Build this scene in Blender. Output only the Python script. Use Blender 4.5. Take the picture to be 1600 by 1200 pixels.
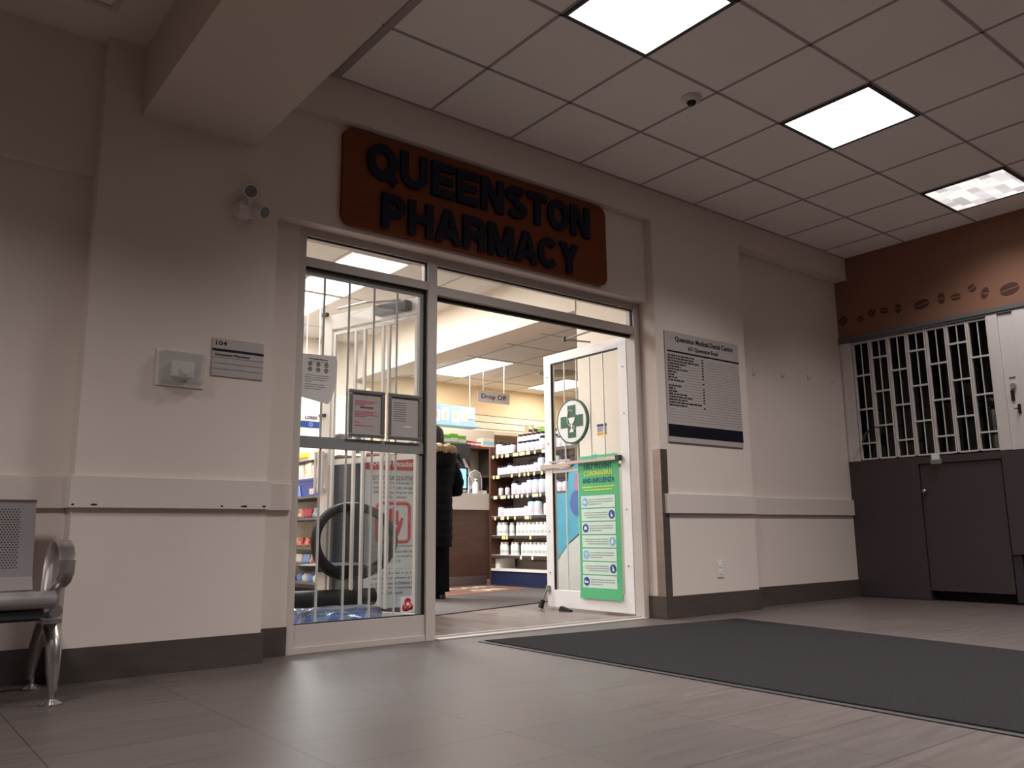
import bpy, bmesh, math, random
from mathutils import Vector, Matrix
random.seed(7)
for o in list(bpy.data.objects): bpy.data.objects.remove(o)
scn = bpy.context.scene
C = scn.collection

# ---------------------------------------------------------------- camera
CZ = 0.591
R_ = Vector((0.783846, -0.620945, -0.010369))
FOCAL = 1295.71
yaw, pitch, roll = 0.6700233268, 0.1777446945, -0.0105355727
cy, sy, cp, sp, cr, sr = math.cos(yaw), math.sin(yaw), math.cos(pitch), math.sin(pitch), math.cos(roll), math.sin(roll)
F0 = Vector((sy*cp, cy*cp, sp)); r0 = Vector((cy, -sy, 0)); u0 = r0.cross(F0)
RR = r0*cr + u0*sr; UU = -r0*sr + u0*cr
cam_d = bpy.data.cameras.new('camera'); cam = bpy.data.objects.new('camera', cam_d); C.objects.link(cam)
cam_d.sensor_width = 36; cam_d.lens = FOCAL/1600*36; cam_d.clip_start = 0.02; cam_d.clip_end = 100
m = Matrix.Identity(4)
for i in range(3):
    m[i][0] = RR[i]; m[i][1] = UU[i]; m[i][2] = -F0[i]
m[0][3], m[1][3], m[2][3] = 0, 0, CZ
cam.matrix_world = m
scn.camera = cam

# ---------------------------------------------------------------- world and exposure
w = bpy.data.worlds.new('world'); scn.world = w; w.use_nodes = True
w.node_tree.nodes['Background'].inputs[0].default_value = (0.02, 0.018, 0.017, 1)
w.node_tree.nodes['Background'].inputs[1].default_value = 0.3
vs = scn.view_settings
vs.view_transform = 'Standard'; vs.look = 'None'; vs.gamma = 1; vs.use_curve_mapping = False
vs.exposure = 0.0

# ---------------------------------------------------------------- main lamps (each sits in a fixture built further down)
CEIL = 3.115
GX0, GDX = 1.9015, 0.61
GY0, GDY = 3.3584, 0.607
def gx(i): return GX0 + GDX*i
def gy(j): return GY0 - GDY*(j-1)
LOBBY_LIGHTS = [(i, j) for j in (2, 6) for i in (1, 4, 7)]      # cell i..i+1, rows j..j+1
PH_LIGHTS = [(3.30, 6.46, 3.92, 7.82, 3.10), (3.30, 7.86, 3.92, 9.2, 3.10), (1.6, 5.2, 2.2, 6.5, 3.10),
             (5.87, 8.10, 6.48, 9.30, 2.73), (7.75, 8.55, 8.35, 9.45, 2.73), (7.1, 5.6, 7.7, 6.8, 2.73)]
def lamp(name, x, y, z, sx, sy_, power, spread, col=(1, 0.98, 0.968)):
    l = bpy.data.lights.new(name, 'AREA'); l.shape = 'RECTANGLE'; l.size = sx; l.size_y = sy_
    l.energy = power; l.spread = spread; l.color = col
    o = bpy.data.objects.new(name, l); C.objects.link(o); o.location = (x, y, z)
    return o
LOBBY_W = 26
for k, (i, j) in enumerate(LOBBY_LIGHTS):
    p = {(1, 2): 33, (4, 2): 22, (7, 2): 11, (1, 6): 50, (4, 6): 46, (7, 6): 18}[(i, j)]
    lamp('lobby_lamp', gx(i)+.305, gy(j)-.305, CEIL-.03, .54, .54, p, math.radians(124))
lamp('low_ceiling_lamp', -1.0, 1.9, 2.86, .5, .5, 52, math.radians(142))
for (x0, y0, x1, y1, z) in PH_LIGHTS:
    warm = x0 > 5
    lamp('pharmacy_lamp', (x0+x1)/2, (y0+y1)/2, z-.03, x1-x0-.08, y1-y0-.08, (60 if x0 < 2 else 135) if not warm else (22 if x0 > 7.7 else 36), math.pi, (1, .95, .88) if warm else (.97, .98, 1))

# ---------------------------------------------------------------- materials
def lin(c):
    return c/12.92 if c <= .04045 else ((c+.055)/1.055)**2.4
def rgb(r, g, b): return (lin(r/255), lin(g/255), lin(b/255), 1)
MATS = {}
def mat(name, col, rough=.6, metal=0, emit=None, es=1, noise=0, nscale=8, bump=0, bscale=60, spec=.5, coat=0, stretch=None):
    if name in MATS: return MATS[name]
    m = bpy.data.materials.new(name); m.use_nodes = True
    nt = m.node_tree; b = nt.nodes['Principled BSDF']
    b.inputs['Base Color'].default_value = col; b.inputs['Roughness'].default_value = rough
    b.inputs['Metallic'].default_value = metal; b.inputs['Specular IOR Level'].default_value = spec
    b.inputs['Coat Weight'].default_value = coat
    tc = nt.nodes.new('ShaderNodeNewGeometry'); mp = nt.nodes.new('ShaderNodeMapping')
    nt.links.new(tc.outputs['Position'], mp.inputs[0])
    if stretch: mp.inputs['Scale'].default_value = stretch
    if noise:
        n = nt.nodes.new('ShaderNodeTexNoise'); n.inputs['Scale'].default_value = nscale; n.inputs['Detail'].default_value = 5
        nt.links.new(mp.outputs[0], n.inputs['Vector'])
        mr = nt.nodes.new('ShaderNodeMapRange'); mr.inputs[1].default_value = .3; mr.inputs[2].default_value = .7
        mr.inputs[3].default_value = 1-noise; mr.inputs[4].default_value = 1+noise
        nt.links.new(n.outputs[0], mr.inputs[0])
        mx = nt.nodes.new('ShaderNodeVectorMath'); mx.operation = 'SCALE'; mx.inputs[0].default_value = col[:3]
        nt.links.new(mr.outputs[0], mx.inputs['Scale']); nt.links.new(mx.outputs[0], b.inputs['Base Color'])
    if bump:
        n2 = nt.nodes.new('ShaderNodeTexNoise'); n2.inputs['Scale'].default_value = bscale
        nt.links.new(mp.outputs[0], n2.inputs['Vector'])
        bp = nt.nodes.new('ShaderNodeBump'); bp.inputs['Strength'].default_value = bump; bp.inputs['Distance'].default_value = .004
        nt.links.new(n2.outputs[0], bp.inputs['Height']); nt.links.new(bp.outputs[0], b.inputs['Normal'])
    if emit:
        b.inputs['Emission Color'].default_value = emit; b.inputs['Emission Strength'].default_value = es
    MATS[name] = m
    return m
M = {}
M['paint'] = mat('lobby_paint', rgb(222, 206, 197), .75, noise=.02, nscale=1.5, bump=.12, bscale=220)
M['trimpaint'] = mat('rail_paint', rgb(216, 202, 193), .55, noise=.015, nscale=2)
M['tile'] = mat('ceiling_tile', rgb(246, 237, 233), .9, noise=.02, nscale=2, bump=.15, bscale=300)
M['tbar'] = mat('tee_bar', rgb(168, 154, 149), .6)
M['base'] = mat('base_tile', rgb(76, 66, 61), .5, noise=.12, nscale=6, stretch=(1, 1, 5))
M['white'] = mat('white_metal', rgb(240, 238, 236), .42, noise=.02, nscale=4)
M['frame'] = mat('frame_metal', rgb(196, 184, 176), .42, noise=.02, nscale=4)
M['alu'] = mat('aluminium', rgb(150, 148, 146), .35, .7, noise=.05, nscale=20)
M['alu_br'] = mat('polished_aluminium', rgb(196, 190, 188), .26, .9, bump=.1, bscale=30)
M['steel'] = mat('brushed_steel', rgb(150, 138, 134), .38, .85, noise=.08, nscale=3, stretch=(1, 1, 9))
M['silver'] = mat('silver_paint', rgb(172, 166, 165), .36, .5)
M['black'] = mat('black_rubber', rgb(22, 21, 22), .7)
M['blackgl'] = mat('black_gloss', rgb(14, 14, 16), .25)
M['barw'] = mat('bar_paint', rgb(205, 203, 200), .4)
M['sash'] = mat('sash_grey', rgb(150, 149, 147), .4, .2)
M['navyk'] = mat('kick_navy', rgb(26, 38, 68), .5)
M['grille'] = mat('grille_paint', rgb(214, 206, 202), .45)
M['thresh'] = mat('threshold_metal', rgb(190, 180, 174), .4, .2)
M['navy'] = mat('navy', rgb(12, 13, 28), .5, spec=.3)
M['signnavy'] = mat('sign_navy', rgb(22, 23, 40), .7, spec=.25)
M['wood'] = mat('sign_wood', rgb(122, 64, 36), .75, spec=.2, noise=.12, nscale=5, stretch=(1, 1, 12))
M['plastic'] = mat('white_plastic', rgb(222, 214, 208), .4)
M['plate'] = mat('sign_plate', rgb(186, 176, 172), .42, .15, noise=.015, nscale=10)
M['ink'] = mat('ink', rgb(28, 26, 30), .6)
M['rule'] = mat('rule_line', rgb(84, 74, 74), .6)
M['concbrown'] = mat('fascia_brown', rgb(134, 94, 74), .75, noise=.03, nscale=3)
M['bean'] = mat('bean_brown', rgb(76, 38, 26), .7, noise=.12, nscale=30)
M['conc'] = mat('counter_laminate', rgb(66, 55, 56), .55, noise=.05, nscale=14)
M['concd'] = mat('counter_laminate_dark', rgb(52, 45, 50), .55)
M['matc'] = mat('mat_carpet', rgb(40, 37, 37), .95, noise=.35, nscale=160, bump=.7, bscale=400, spec=.1)
M['mate'] = mat('mat_edge', rgb(50, 47, 47), .6)
M['greym'] = mat('grey_mat', rgb(100, 93, 90), .95, noise=.18, nscale=140, bump=.5, bscale=300, spec=.1)
M['brownm'] = mat('brown_mat', rgb(124, 92, 80), .95, noise=.12, nscale=120, spec=.1)
M['matletter'] = mat('mat_letter', rgb(205, 190, 165), .9)
M['cream'] = mat('cream_paint', rgb(220, 207, 191), .8, noise=.01, nscale=1)
M['yellow'] = mat('warm_paint', rgb(230, 205, 168), .8, noise=.01, nscale=1)
M['intwhite'] = mat('pharmacy_ceiling', rgb(214, 208, 202), .9, noise=.01, nscale=2)
M['inttbar'] = mat('pharmacy_tee', rgb(170, 160, 150), .6)
M['slat'] = mat('slatwall', rgb(220, 204, 180), .6)
M['woodcab'] = mat('walnut', rgb(84, 56, 42), .45, noise=.18, nscale=4, stretch=(1, 1, 10))
M['woodpan'] = mat('walnut_side', rgb(96, 60, 42), .5, noise=.15, nscale=4, stretch=(1, 8, 1))
M['shelfd'] = mat('shelf_dark', rgb(74, 62, 56), .5)
M['shelfb'] = mat('shelf_back', rgb(178, 166, 150), .6)
M['shelfw'] = mat('shelf_white', rgb(226, 222, 216), .5)
M['counterb'] = mat('counter_band', rgb(200, 190, 178), .4)
M['tagy'] = mat('price_tag', rgb(244, 226, 150), .6)
M['tagw'] = mat('price_tag_white', rgb(240, 236, 226), .6)
M['bodyp'] = mat('bottle_pinkish', rgb(236, 228, 231), .35, noise=.07, nscale=45)
M['bodyw'] = mat('bottle_white', rgb(238, 238, 232), .35)
M['bodyg'] = mat('bottle_greyblue', rgb(208, 224, 232), .35, noise=.06, nscale=45)
M['capd'] = mat('cap_dark', rgb(44, 34, 62), .4)
M['capw'] = mat('cap_white', rgb(232, 232, 228), .4)
M['pinklab'] = mat('bottle_label', rgb(226, 206, 216), .5)
M['greylab'] = mat('bottle_label_grey', rgb(200, 206, 200), .5)
M['green'] = mat('poster_green', rgb(84, 184, 126), .55)
M['pgreen2'] = mat('poster_panel', rgb(214, 232, 220), .6)
M['dkblue'] = mat('poster_navy', rgb(26, 74, 110), .6)
M['icon'] = mat('icon_blue', rgb(28, 72, 150), .6)
M['iconl'] = mat('icon_light', rgb(130, 190, 228), .6)
M['lime'] = mat('lime_text', rgb(222, 232, 70), .6)
M['ptext'] = mat('poster_text', rgb(150, 168, 160), .6)
M['crossg'] = mat('cross_green', rgb(34, 88, 60), .5)
M['discw'] = mat('disc_white', rgb(232, 234, 230), .45)
M['paper'] = mat('paper', rgb(226, 218, 214), .7)
M['red'] = mat('red_print', rgb(196, 34, 48), .6)
M['redd'] = mat('dark_red_print', rgb(160, 40, 56), .6)
M['pinktext'] = mat('pink_text', rgb(196, 62, 96), .6)
M['greytext'] = mat('grey_text', rgb(120, 120, 122), .6)
M['banner'] = mat('banner_white', rgb(214, 220, 226), .6)
M['mesh'] = mat('chair_mesh', rgb(60, 60, 62), .7)
M['plas'] = mat('chair_plastic', rgb(34, 33, 34), .6, spec=.3)
M['parka'] = mat('parka', rgb(6, 6, 9), .8, spec=.15, bump=.5, bscale=18)
M['fur'] = mat('fur', rgb(158, 134, 104), .9, noise=.35, nscale=60, bump=1, bscale=120)
M['hair'] = mat('hair', rgb(22, 18, 18), .6, bump=.5, bscale=90)
M['skin'] = mat('skin', rgb(196, 150, 126), .55)
M['blue'] = mat('blue_plastic', rgb(28, 66, 158), .4)
M['lblue'] = mat('light_blue_plastic', rgb(120, 158, 220), .4)
M['fridge'] = mat('fridge_glass', rgb(14, 20, 28), .3, spec=.3)
M['fridgeb'] = mat('fridge_body', rgb(22, 28, 36), .5, spec=.3)
M['lorexb'] = mat('sign_blue', rgb(24, 50, 102), .5)
M['yel'] = mat('yellow_pack', rgb(244, 196, 32), .5)
M['packw'] = mat('white_pack', rgb(232, 226, 216), .5, noise=.08, nscale=18)
M['redp'] = mat('red_pack', rgb(200, 52, 44), .4)
M['orp'] = mat('orange_pack', rgb(222, 120, 60), .4)
M['tealp'] = mat('teal_pack', rgb(90, 176, 196), .4)
M['beigep'] = mat('beige_pack', rgb(218, 200, 172), .6)
M['greenp'] = mat('green_pack', rgb(126, 190, 70), .5)
M['magp'] = mat('magenta_pack', rgb(190, 60, 90), .5)
def snackmat(name, cols):
    m = bpy.data.materials.new(name); m.use_nodes = True; nt = m.node_tree; b = nt.nodes['Principled BSDF']; b.inputs['Roughness'].default_value = .3
    g = nt.nodes.new('ShaderNodeNewGeometry'); n = nt.nodes.new('ShaderNodeTexNoise'); n.inputs['Scale'].default_value = 22; n.inputs['Detail'].default_value = 3; n.inputs['Distortion'].default_value = 1.5
    r = nt.nodes.new('ShaderNodeValToRGB'); r.color_ramp.interpolation = 'CONSTANT'
    r.color_ramp.elements[0].color = cols[0]; r.color_ramp.elements[1].position = .44; r.color_ramp.elements[1].color = cols[1]
    for p_, c in zip((.52, .6), cols[2:]): e = r.color_ramp.elements.new(p_); e.color = c
    nt.links.new(g.outputs['Position'], n.inputs['Vector']); nt.links.new(n.outputs[0], r.inputs[0]); nt.links.new(r.outputs[0], b.inputs['Base Color']); MATS[name] = m; return m
M['redp'] = snackmat('red_bag_print', [rgb(150, 26, 30), rgb(196, 44, 40), rgb(226, 190, 150), rgb(120, 24, 30)])
M['orp'] = snackmat('orange_bag_print', [rgb(176, 60, 40), rgb(214, 120, 70), rgb(236, 214, 190), rgb(150, 50, 40)])
M['tealp'] = snackmat('teal_bag_print', [rgb(60, 120, 140), rgb(110, 180, 196), rgb(214, 226, 230), rgb(150, 110, 140)])
M['packw'] = snackmat('white_pack_print', [rgb(206, 200, 194), rgb(228, 224, 216), rgb(214, 206, 196), rgb(190, 182, 176)])
M['cyanc'] = mat('display_cyan', rgb(70, 184, 218), .5, noise=.08, nscale=9)
M['pinkc'] = mat('display_pink', rgb(206, 120, 190), .5, noise=.1, nscale=9)
M['bluec'] = mat('display_blue', rgb(52, 110, 188), .5, noise=.1, nscale=9)
M['screen'] = mat('screen_light', rgb(150, 205, 240), .3, emit=rgb(150, 208, 245), es=.85)
M['lightbox'] = mat('lightbox', rgb(150, 180, 215), .4, emit=rgb(160, 186, 220), es=.2)
M['grey'] = mat('mid_grey', rgb(96, 96, 98), .5)
M['dgrey'] = mat('dark_grey', rgb(52, 52, 54), .5)
M['vent'] = mat('vent_grey', rgb(120, 112, 104), .5)
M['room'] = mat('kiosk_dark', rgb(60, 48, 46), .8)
M['roof'] = mat('beam_paint', rgb(204, 190, 176), .8, noise=.02, nscale=1.5)

def node_mat(name): 
    m = bpy.data.materials.new(name); m.use_nodes = True
    MATS[name] = m
    return m, m.node_tree, m.node_tree.nodes, m.node_tree.links
def emis(name, col, s, cells=False):
    m, nt, N, L = node_mat(name)
    b = N['Principled BSDF']; b.inputs['Base Color'].default_value = (.8, .8, .8, 1)
    b.inputs['Emission Color'].default_value = col; b.inputs['Emission Strength'].default_value = s
    return m
M['panel_on'] = emis('panel_on', (1, .97, .95, 1), 1.5)
M['panel_ph'] = emis('panel_ph', (1, .98, .96, 1), 2.5)
# the dimmer fixture: prismatic lens with uneven tubes behind
m, nt, N, L = node_mat('panel_dim'); b = N['Principled BSDF']
g = N.new('ShaderNodeNewGeometry'); mp = N.new('ShaderNodeMapping'); mp.inputs['Scale'].default_value = (4.9, 3.3, 1)
br = N.new('ShaderNodeTexBrick'); br.inputs['Scale'].default_value = 1; br.inputs['Mortar Size'].default_value = 0
br.inputs['Color1'].default_value = (.55, .5, .5, 1); br.inputs['Color2'].default_value = (1.35, 1.3, 1.25, 1)
L.new(g.outputs['Position'], mp.inputs[0]); L.new(mp.outputs[0], br.inputs['Vector']); L.new(br.outputs['Color'], b.inputs['Emission Color'])
b.inputs['Emission Strength'].default_value = .85; b.inputs['Base Color'].default_value = (.7, .68, .66, 1)
M['panel_dim'] = m
# thin glass
def glass(name, tint, refl=1.0, frost=0):
    m, nt, N, L = node_mat(name); N.remove(N['Principled BSDF']); out = N['Material Output']
    t = N.new('ShaderNodeBsdfTransparent'); t.inputs[0].default_value = tint
    gl = N.new('ShaderNodeBsdfGlossy'); gl.inputs['Roughness'].default_value = .02; gl.inputs[0].default_value = (refl, refl, refl, 1)
    lw = N.new('ShaderNodeLayerWeight'); lw.inputs[0].default_value = .5      # facing = 1-|cos|
    pw = N.new('ShaderNodeMath'); pw.operation = 'POWER'; L.new(lw.outputs['Facing'], pw.inputs[0]); pw.inputs[1].default_value = 5
    fr = N.new('ShaderNodeMath'); fr.operation = 'MULTIPLY_ADD'; L.new(pw.outputs[0], fr.inputs[0]); fr.inputs[1].default_value = .9; fr.inputs[2].default_value = .035
    mx = N.new('ShaderNodeMixShader'); L.new(fr.outputs[0], mx.inputs[0]); L.new(t.outputs[0], mx.inputs[1]); L.new(gl.outputs[0], mx.inputs[2])
    last = mx
    if frost:
        d = N.new('ShaderNodeBsdfDiffuse'); d.inputs[0].default_value = (.85, .82, .8, 1)
        m2 = N.new('ShaderNodeMixShader'); m2.inputs[0].default_value = frost; L.new(mx.outputs[0], m2.inputs[1]); L.new(d.outputs[0], m2.inputs[2]); last = m2
    L.new(last.outputs[0], out.inputs[0])
    return m
M['glass'] = glass('thin_glass', (.95, .96, .96, 1))
M['acrylic'] = glass('clear_acrylic', (.92, .92, .92, 1), 1, .18)
M['darkglass'] = glass('kiosk_glass', (.5, .48, .5, 1), .8)
M['wrap'] = glass('plastic_wrap', (.62, .70, .82, 1), 1, .12)
# floor tiles
def tile_floor(name, c1, c2, grout, w_, h_, x0, y0, gw, rough, streak, lo=.86, hi=1.12):
    m, nt, N, L = node_mat(name); b = N['Principled BSDF']
    g = N.new('ShaderNodeNewGeometry'); mp = N.new('ShaderNodeMapping'); mp.inputs['Location'].default_value = (-x0, -y0, 0)
    L.new(g.outputs['Position'], mp.inputs[0])
    br = N.new('ShaderNodeTexBrick'); br.offset = 0; br.inputs['Scale'].default_value = 1
    br.inputs['Brick Width'].default_value = w_; br.inputs['Row Height'].default_value = h_; br.inputs['Mortar Size'].default_value = gw; br.inputs['Mortar Smooth'].default_value = .3
    br.inputs['Color1'].default_value = c1; br.inputs['Color2'].default_value = c2; br.inputs['Mortar'].default_value = grout
    L.new(mp.outputs[0], br.inputs['Vector'])
    mp2 = N.new('ShaderNodeMapping'); mp2.inputs['Scale'].default_value = streak; L.new(g.outputs['Position'], mp2.inputs[0])
    n = N.new('ShaderNodeTexNoise'); n.inputs['Scale'].default_value = 3; n.inputs['Detail'].default_value = 8; L.new(mp2.outputs[0], n.inputs['Vector'])
    mr = N.new('ShaderNodeMapRange'); mr.inputs[1].default_value = .3; mr.inputs[2].default_value = .7; mr.inputs[3].default_value = lo; mr.inputs[4].default_value = hi
    L.new(n.outputs[0], mr.inputs[0])
    mx = N.new('ShaderNodeVectorMath'); mx.operation = 'SCALE'; L.new(br.outputs['Color'], mx.inputs[0]); L.new(mr.outputs[0], mx.inputs['Scale'])
    L.new(mx.outputs[0], b.inputs['Base Color'])
    mr2 = N.new('ShaderNodeMapRange'); mr2.inputs[3].default_value = rough-.06; mr2.inputs[4].default_value = rough+.08; L.new(n.outputs[0], mr2.inputs[0]); L.new(mr2.outputs[0], b.inputs['Roughness'])
    bp = N.new('ShaderNodeBump'); bp.inputs['Strength'].default_value = .15; bp.inputs['Distance'].default_value = .003; L.new(n.outputs[0], bp.inputs['Height']); L.new(bp.outputs[0], b.inputs['Normal'])
    return m
M['floor'] = tile_floor('lobby_tile', rgb(94, 84, 80), rgb(89, 80, 77), rgb(60, 52, 49), .575, .3, .475, 2.09, .0022, .40, (1, 9, 1))
M['phfloor'] = tile_floor('pharmacy_floor', rgb(126, 111, 103), rgb(98, 82, 74), rgb(84, 70, 62), .2, 1.2, 0, 0, .0015, .3, (9, .8, 1), .72, 1.25)
M['floor'].node_tree.nodes['Principled BSDF'].inputs['Specular IOR Level'].default_value = .3
# perforated metal
m, nt, N, L = node_mat('perforated'); b = N['Principled BSDF']; b.inputs['Metallic'].default_value = .5; b.inputs['Roughness'].default_value = .42
tc = N.new('ShaderNodeTexCoord'); sx = N.new('ShaderNodeSeparateXYZ'); L.new(tc.outputs['Object'], sx.inputs[0])
def MN(op, a, b_, v=None):
    n = N.new('ShaderNodeMath'); n.operation = op
    for k, s in enumerate((a, b_)):
        if s is None: continue
        if isinstance(s, (int, float)): n.inputs[k].default_value = s
        else: L.new(s, n.inputs[k])
    return n.outputs[0]
def perf(m_axis_x, m_axis_z, P=.0115):
    zr = MN('DIVIDE', m_axis_z, P*.87); row = MN('FLOOR', zr, None); fz = MN('SUBTRACT', MN('FRACT', zr, None), .5)
    odd = MN('MULTIPLY', MN('MODULO', MN('ABSOLUTE', row, None), 2), .5)
    fx = MN('SUBTRACT', MN('FRACT', MN('ADD', MN('DIVIDE', m_axis_x, P), odd), None), .5)
    d = MN('SQRT', MN('ADD', MN('MULTIPLY', fx, fx), MN('MULTIPLY', fz, fz)), None)
    return MN('LESS_THAN', d, .27)
hole = perf(sx.outputs[0], sx.outputs[2])
inx = MN('MULTIPLY', MN('LESS_THAN', sx.outputs[0], -.055), MN('GREATER_THAN', sx.outputs[0], -.47))
inz = MN('MULTIPLY', MN('LESS_THAN', sx.outputs[2], .712), MN('GREATER_THAN', sx.outputs[2], .47))
msk = MN('MULTIPLY', MN('MULTIPLY', inx, inz), hole)
mc = N.new('ShaderNodeMix'); mc.data_type = 'RGBA'; L.new(msk, mc.inputs[0]); mc.inputs[6].default_value = rgb(158, 150, 150); mc.inputs[7].default_value = rgb(46, 42, 42)
L.new(mc.outputs[2], b.inputs['Base Color'])
M['perf'] = m

# ---------------------------------------------------------------- geometry helpers
ORD = ['first', 'second', 'third', 'fourth', 'fifth', 'sixth', 'seventh', 'eighth', 'ninth', 'tenth', 'eleventh', 'twelfth', 'thirteenth', 'fourteenth', 'fifteenth', 'sixteenth', 'seventeenth', 'eighteenth', 'nineteenth', 'twentieth', 'twenty-first', 'twenty-second']
class MB:
    def __init__(s): s.b = bmesh.new()
    def box(s, x0, y0, z0, x1, y1, z1, bev=0, mtx=None):
        r = bmesh.ops.create_cube(s.b, size=1)
        vs_ = r['verts']
        for v in vs_:
            v.co = Vector(((x0+x1)/2+v.co.x*(x1-x0), (y0+y1)/2+v.co.y*(y1-y0), (z0+z1)/2+v.co.z*(z1-z0)))
        if bev:
            es = list({e for v in vs_ for e in v.link_edges})
            q = bmesh.ops.bevel(s.b, geom=es, offset=bev, segments=2, affect='EDGES', profile=.7)
            vs_ = list({v for f in q['faces'] for v in f.verts} | {v for v in vs_ if v.is_valid})
        if mtx is not None:
            for v in vs_: v.co = mtx @ v.co
        return s
    def cyl(s, p0, p1, r, r1=None, seg=16):
        p0, p1 = Vector(p0), Vector(p1); d = p1-p0
        q = d.to_track_quat('Z', 'Y').to_matrix().to_4x4()
        bmesh.ops.create_cone(s.b, cap_ends=True, segments=seg, radius1=r, radius2=r if r1 is None else r1, depth=d.length, matrix=Matrix.Translation((p0+p1)/2) @ q)
        return s
    def sph(s, c, r, sc=(1, 1, 1), seg=16):
        bmesh.ops.create_uvsphere(s.b, u_segments=seg, v_segments=max(8, seg*2//3), radius=r, matrix=Matrix.Translation(c) @ Matrix.Diagonal((*sc, 1)))
        return s
    def lathe(s, c, prof, seg=16):
        c = Vector(c); rings = []
        for r, z in prof:
            rings.append([s.b.verts.new(c+Vector((r*math.cos(2*math.pi*k/seg), r*math.sin(2*math.pi*k/seg), z))) for k in range(seg)])
        for a, b_ in zip(rings, rings[1:]):
            for k in range(seg): s.b.faces.new((a[k], a[(k+1) % seg], b_[(k+1) % seg], b_[k]))
        s.b.faces.new(rings[0][::-1]); s.b.faces.new(rings[-1])
        return s
    def loft(s, rings, close=True):
        rs = [[s.b.verts.new(Vector(p)) for p in r] for r in rings]; n = len(rs[0])
        for a, b_ in zip(rs, rs[1:]):
            for k in range(n): s.b.faces.new((a[k], a[(k+1) % n], b_[(k+1) % n], b_[k]))
        if close: s.b.faces.new(rs[0][::-1]); s.b.faces.new(rs[-1])
        return s
    def tube(s, pts, r, seg=10, closed=False):
        pts = [Vector(p) for p in pts]; rings = []; n = len(pts)
        rr = r if isinstance(r, (list, tuple)) else [r]*n
        up = None
        for i in range(n):
            a = pts[i-1] if (i > 0 or closed) else pts[i]; b_ = pts[(i+1) % n] if (i < n-1 or closed) else pts[i]
            t = (b_-a).normalized()
            if up is None: up = t.orthogonal().normalized()
            up = (up - t*up.dot(t)).normalized(); v = t.cross(up)
            rings.append([s.b.verts.new(pts[i]+(up*math.cos(2*math.pi*k/seg)+v*math.sin(2*math.pi*k/seg))*rr[i]) for k in range(seg)])
        pr = list(zip(rings, rings[1:]))
        if closed: pr.append((rings[-1], rings[0]))
        for a, b_ in pr:
            for k in range(seg): s.b.faces.new((a[k], a[(k+1) % seg], b_[(k+1) % seg], b_[k]))
        if not closed: s.b.faces.new(rings[0][::-1]); s.b.faces.new(rings[-1])
        return s
    def prism(s, poly, o, xd, yd, t):
        """poly in 2d on plane (o, xd, yd), thickness t along xd x yd"""
        o, xd, yd = Vector(o), Vector(xd), Vector(yd); n = xd.cross(yd).normalized()
        a = [s.b.verts.new(o+xd*x+yd*y) for x, y in poly]; b_ = [s.b.verts.new(v.co+n*t) for v in a]
        s.b.faces.new(a[::-1]); s.b.faces.new(b_); k = len(a)
        for i in range(k): s.b.faces.new((a[i], a[(i+1) % k], b_[(i+1) % k], b_[i]))
        return s
    def strap(s, pts, th, x0, x1):
        """ribbon in the yz plane, thickness th, width x0..x1, pts (y,z); rounded cross-section"""
        rings = []; n = len(pts); P = [Vector((p[0], p[1])) for p in pts]
        w_ = (x1-x0)
        for i in range(n):
            a = P[max(0, i-1)]; b_ = P[min(n-1, i+1)]; t = (b_-a).normalized(); nn = Vector((-t.y, t.x))
            q = []
            for fx, fn in ((0, .25), (.12, .5), (.5, .6), (.88, .5), (1, .25), (1, -.25), (.88, -.5), (.5, -.3), (.12, -.5), (0, -.25)):
                c = P[i]+nn*fn*th; q.append((x0+w_*fx, c.x, c.y))
            rings.append(q)
        return s.loft(rings)
    def build(s, name, m, parent=None, off=Vector((0, 0, 0)), smooth=False):
        for v in s.b.verts: v.co -= off
        bmesh.ops.recalc_face_normals(s.b, faces=s.b.faces)
        me = bpy.data.meshes.new(name); s.b.to_mesh(me); s.b.free()
        if smooth:
            for p in me.polygons: p.use_smooth = True
            try: me.set_sharp_from_angle(angle=math.radians(40))
            except Exception: pass
        me.materials.append(m)
        o = bpy.data.objects.new(name, me); C.objects.link(o)
        if parent: o.parent = parent
        return o
def tagp(o, label=None, cat=None, group=None, kind=None):
    if label: o['label'] = label
    if cat: o['category'] = cat
    if group: o['group'] = group
    if kind: o['kind'] = kind
    return o
class Thing:
    def __init__(s, name, loc, label, cat, group=None, rotz=0, local=False):
        s.o = bpy.data.objects.new(name, None); C.objects.link(s.o); s.o.empty_display_size = .1
        s.o.location = loc; s.o.rotation_euler = (0, 0, rotz); s.off = Vector((0, 0, 0)) if local else Vector(loc)
        tagp(s.o, label, cat, group)
    def part(s, name, mb, m, parent=None, smooth=False, label=None):
        o = mb.build(name, m, parent or s.o, s.off, smooth)
        if label: o['label'] = label
        return o
    def text(s, *a, **k):
        return text(*a, parent=k.pop('parent', s.o), off=s.off, **k)
def solo(name, mb, m, label, cat, group=None, smooth=False, origin=None):
    """a thing that is one mesh, origin at its base centre"""
    co = [v.co for v in mb.b.verts]
    mn = Vector([min(c[i] for c in co) for i in range(3)]); mx = Vector([max(c[i] for c in co) for i in range(3)])
    off = Vector(origin) if origin else Vector(((mn.x+mx.x)/2, (mn.y+mx.y)/2, mn.z))
    o = mb.build(name, m, None, off, smooth); o.location = off
    return tagp(o, label, cat, group)
def struct(name, mb, m, parent=None):
    o = mb.build(name, m, parent)
    if not parent: o['kind'] = 'structure'
    return o
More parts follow.
